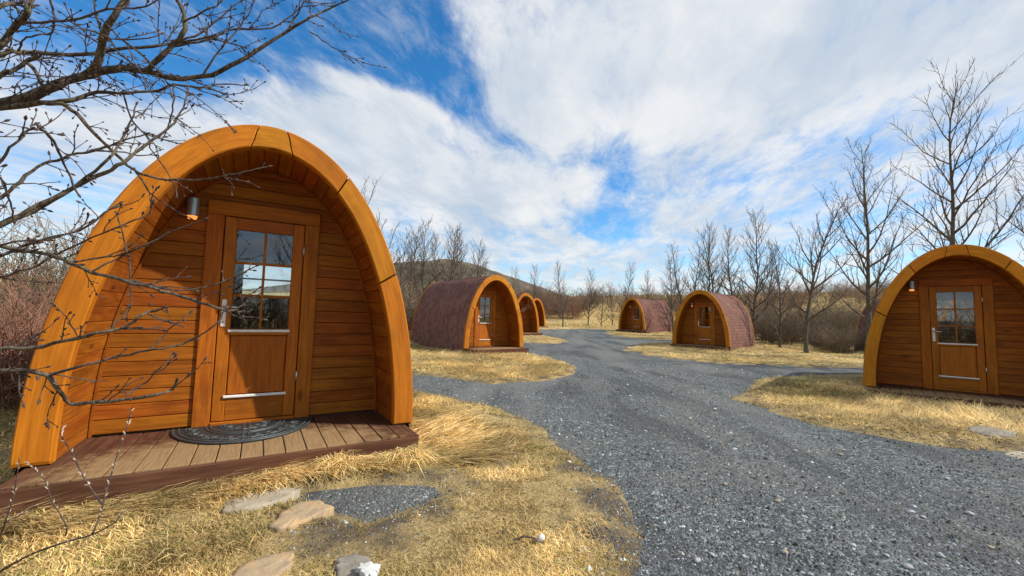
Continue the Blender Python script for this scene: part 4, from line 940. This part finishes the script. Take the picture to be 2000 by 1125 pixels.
# ------------------------------------------------------------------ grass
def pods_clear(x, y, m=0.):
    ok = np.ones(x.shape, bool)
    for p in PODS:
        u, v = local(x, y, p); ok &= ~((np.abs(u) < 1.22+m) & (v > -.40-m) & (v < LEN+.0))
    return ok
def flags_clear(x, y):
    ok = np.ones(x.shape, bool)
    for f in FLAGS: ok &= poly_sd(x, y, f) < -.004
    return ok
STRAW = np.array([(.76, .58, .28), (.82, .66, .36), (.64, .46, .20), (.48, .34, .15), (.82, .67, .40), (.36, .31, .12), (.22, .16, .08)])*np.array([1.05, 1.0, .84])
SP = np.array([.26, .2, .2, .12, .12, .05, .05])
def blades(name, x, y, z, L, W, az, lean, label, curve=.5, tri=False, dark=None, zoff=0.):
    n = len(x); r = RNG; d = np.stack([np.cos(az), np.sin(az)], -1); sx = np.stack([-d[:, 1], d[:, 0]], -1)
    p0 = np.stack([x, y, z+zoff], -1)
    def pt(t):
        a = lean+curve*t; h = L*t
        return p0+np.stack([d[:, 0]*np.sin(a)*h, d[:, 1]*np.sin(a)*h, np.cos(a)*h], -1)
    side = np.concatenate([sx, r.normal(0, .35, (n, 1))], 1)*W[:, None]*.5
    col = STRAW[r.choice(len(STRAW), n, p=SP)]*r.uniform(.75, 1.15, (n, 1))
    pat = fbm(x*1.9, y*1.9, 95); col = col*(.72+.6*sstep(.34, .6, pat))[:, None]; grn = (r.random(n) < .22*sstep(.48, .62, fbm(x*1.1, y*1.1, 97)))
    col[grn] = col[grn]*np.array([.45, .62, .35])
    if dark is not None: col = col*(1-dark[:, None])+np.array([.13, .095, .045])*dark[:, None]
    if tri:
        V = np.stack([p0-side, p0+side, pt(1.)], 1); i = np.arange(n)*3; F = [np.stack([i, i+1, i+2], -1)]; k = 3
    else:
        m = pt(.5); V = np.stack([p0-side, p0+side, m-side*.8, m+side*.8, pt(1.)], 1); i = np.arange(n)*5; F = [np.stack([i, i+1, i+3, i+2], -1), np.stack([i+2, i+3, i+4], -1)]; k = 5
    o = obj(name, V.reshape(-1, 3), F, MT['grass'], attrs={'col': np.repeat(col, k, 0)}); tag(o, label, 'grass', kind='stuff'); return o
def scatter(N, r0, r1, az0, az1):
    r = RNG; rr = r0*(r1/r0)**r.random(N); a = r.uniform(az0, az1, N); return rr*np.sin(a), rr*np.cos(a), rr
def lawn():
    r = RNG; x, y, rr = scatter(420000, 1.25, 11., -1.05, 1.05); sd = road_sd(x, y)
    bare = fbm(x*2.1, y*2.1, 51)+soil_spots(x, y)*.3; thin = (.12+.88*sstep(.08, -.5, sd+(fbm(x*4, y*4, 53)-.47)*.9))*(1-.88*sstep(.49, .64, bare)); k = (r.random(len(x)) < np.clip(thin, .06, 1)) & (sd < .03+.35*r.random(len(x))**5) & pods_clear(x, y) & flags_clear(x, y) & (y > .9)
    x, y, rr, sd = x[k], y[k], rr[k], sd[k]; n = len(x); z = ground_z(x, y, sd); L = r.uniform(.02, .06, n)*(.8+rr*.07); W = r.uniform(.0028, .0055, n)*np.clip(rr/2.2, .8, 3.5)
    dk = np.clip(sstep(-.4, .0, sd)*.6+sstep(.45, .62, fbm(x*5.3, y*5.3, 57))*.45+sstep(.47, .62, fbm(x*2.1, y*2.1, 51)+soil_spots(x, y)*.3)*.7, 0, .85)*r.uniform(.4, 1, n)
    blades('lawn_grass', x, y, z, L, W, r.uniform(0, 6.28, n), r.uniform(.35, 1.35, n), 'short matted straw-yellow lawn along the gravel road', .4, True, dk)
lawn()
def long_grass():
    r = RNG
    # combed long grass by the near left corner and along the deck
    x, y, rr = scatter(210000, 1.25, 7.0, -1.08, .2); sd = road_sd(x, y); u, v = local(x, y, PODS[0])
    w = sstep(-1.12, -1.5, x-(y-2.)*.35)*sstep(2.9, 1.2, rr)+np.exp(-((v+.56)/.16)**2)*(np.abs(u) < 1.5)*.8+sstep(1.2, 1.35, u)*sstep(2.4, 1.5, u)*(v > -.8)*(v < 4)*.8
    w = w*(.35+.9*fbm(x*3, y*3, 61)); k = (r.random(len(x)) < w) & (sd < np.where(u > .0, -.16, -.26)) & pods_clear(x, y, -.01) & flags_clear(x, y) & (y > .9); x, y, rr, sd = x[k], y[k], rr[k], sd[k]; n = len(x)
    az = -.35+(fbm(x*1.6, y*1.6, 63)-.47)*4.2+r.normal(0, .3, n); blades('long_grass', x, y, ground_z(x, y, sd), r.uniform(.10, .27, n), r.uniform(.0025, .0045, n)*np.clip(rr/2.2, .8, 2.), az, r.uniform(.75, 1.3, n), 'long combed straw grass round the porch deck', .35, False, (r.random(n) < .25)*.5)
    # rough grass further off: verges, mounds and the thicket floor
    x, y, rr = scatter(330000, 5.5, 46., -.98, .98); sd = road_sd(x, y); nn = fbm(x*.7, y*.7, 71); k = (sd < -.12-.25*r.random(len(x))) & pods_clear(x, y, .02) & (r.random(len(x)) < .3+1.1*nn); x, y, rr, sd, nn = x[k], y[k], rr[k], sd[k], nn[k]; n = len(x)
    az = (fbm(x*.8, y*.8, 73)-.47)*9+r.normal(0, .5, n); far = sstep(.35, 1.6, -sd); L = r.uniform(.06, .15, n)*(1+1.1*far*sstep(.4, .6, nn)); W = r.uniform(.004, .007, n)*np.clip(rr/7, .8, 4.2)
    blades('rough_grass', x, y, ground_z(x, y, sd), L, W, az, r.uniform(.45, 1.2, n), 'rough straw grass on the mounds and verges', .5, True, np.clip(sstep(.5, .62, fbm(x*.9, y*.9, 75)), 0, .8)*r.uniform(.5, 1, n))
    # far straw meadow with hummocks beyond the verge
    N = 60000; y = 40*(150/40.)**r.random(N); x = r.uniform(-.15, 1.05, N)*y; nn = fbm(x*.22, y*.22, 81); k = (r.random(N) < sstep(.38, .55, nn)) & pods_clear(x, y, .1); x, y = x[k], y[k]; n = len(x)
    blades('meadow_grass', x, y, ground_z(x, y), r.uniform(.3, .65, n)*(y/60)**.35, r.uniform(.03, .05, n)*y/45, r.uniform(0, 6.28, n), r.uniform(.2, 1.1, n), 'tall pale straw grass on the far slope', .4, True)
long_grass()
def hummocks(name, N, y0, y1, t0, t1, per, Lr, spread, wid, label, seed, near):
    r = np.random.default_rng(seed); y = y0*(y1/y0)**r.random(N); x = r.uniform(t0, t1, N)*y; sd = road_sd(x, y)
    k = (sd < near) & pods_clear(x, y, .15) & (fbm(x*.35, y*.35, seed) > .40); x, y = x[k], y[k]; n = len(x); s = r.uniform(.6, 1.3, n)
    X = (x[:, None]+r.normal(0, 1, (n, per))*spread*s[:, None]).ravel(); Y = (y[:, None]+r.normal(0, 1, (n, per))*spread*s[:, None]).ravel(); S = np.repeat(s, per); D = np.repeat(np.hypot(x, y), per)
    az = np.arctan2(Y-np.repeat(y, per), X-np.repeat(x, per))+r.normal(0, .7, n*per); ok = pods_clear(X, Y, .02) & (road_sd(X, Y) < 0); X, Y, S, D, az = X[ok], Y[ok], S[ok], D[ok], az[ok]; m = len(X)
    blades(name, X, Y, ground_z(X, Y), r.uniform(Lr[0], Lr[1], m)*S, r.uniform(.7, 1.2, m)*wid*np.clip(D/(y0*1.4), 1, 4), az, r.uniform(.1, .9, m), label, .9, True, (r.random(m) < .3)*.55)
hummocks('hummock_grass', 1700, 36, 80, -.12, .95, 46, (.25, .6), .2, .022, 'pale hummocky straw grass below the verge trees', 201, -.6)
hummocks('tuft_grass', 1500, 6, 34, -.55, .95, 40, (.08, .2), .075, .007, 'loose straw tufts on the mounds round the pods', 203, -.22)
def tussock(x, y, s, n, label, droop=.9, azc=None):
    r = RNG; z = gz(x, y); px = r.normal(0, .07*s, n); py = r.normal(0, .05*s, n); az = r.uniform(0, 6.28, n) if azc is None else r.normal(azc, .8, n)
    o = blades('grass_tussock', px, py, np.zeros(n)-.01, r.uniform(.12, .30, n)*s, r.uniform(.003, .0055, n), az, r.uniform(.05, .7, n), label, droop+.3, False, (r.random(n) < .3)*.6)
    del o['kind']; o.location = (x, y, z); tag(o, label, 'grass tuft', 'tussocks by the decks'); return o
for (u, v, s, n, a, lb) in [(1.02, -.56, .95, 900, -.9, 'drooping straw tussock at the corner of the porch deck'), (.55, -.54, .85, 600, None, 'wiry straw tussock against the deck fascia')]:
    p = PODS[0]; c, si = math.cos(p[2]), math.sin(p[2]); tussock(p[0]+u*c-v*si, p[1]+u*si+v*c, s, n, lb, .9, a)
p = PODS[1]; c, si = math.cos(p[2]), math.sin(p[2]); u, v = -1.45, -.75; tussock(p[0]+u*c-v*si, p[1]+u*si+v*c, 1.5, 900, 'rounded straw tussock at the foot of the shaded pod')
print('objects', len(bpy.data.objects), 'tris', sum(len(m.loops)-2*len(m.polygons) for m in bpy.data.meshes))
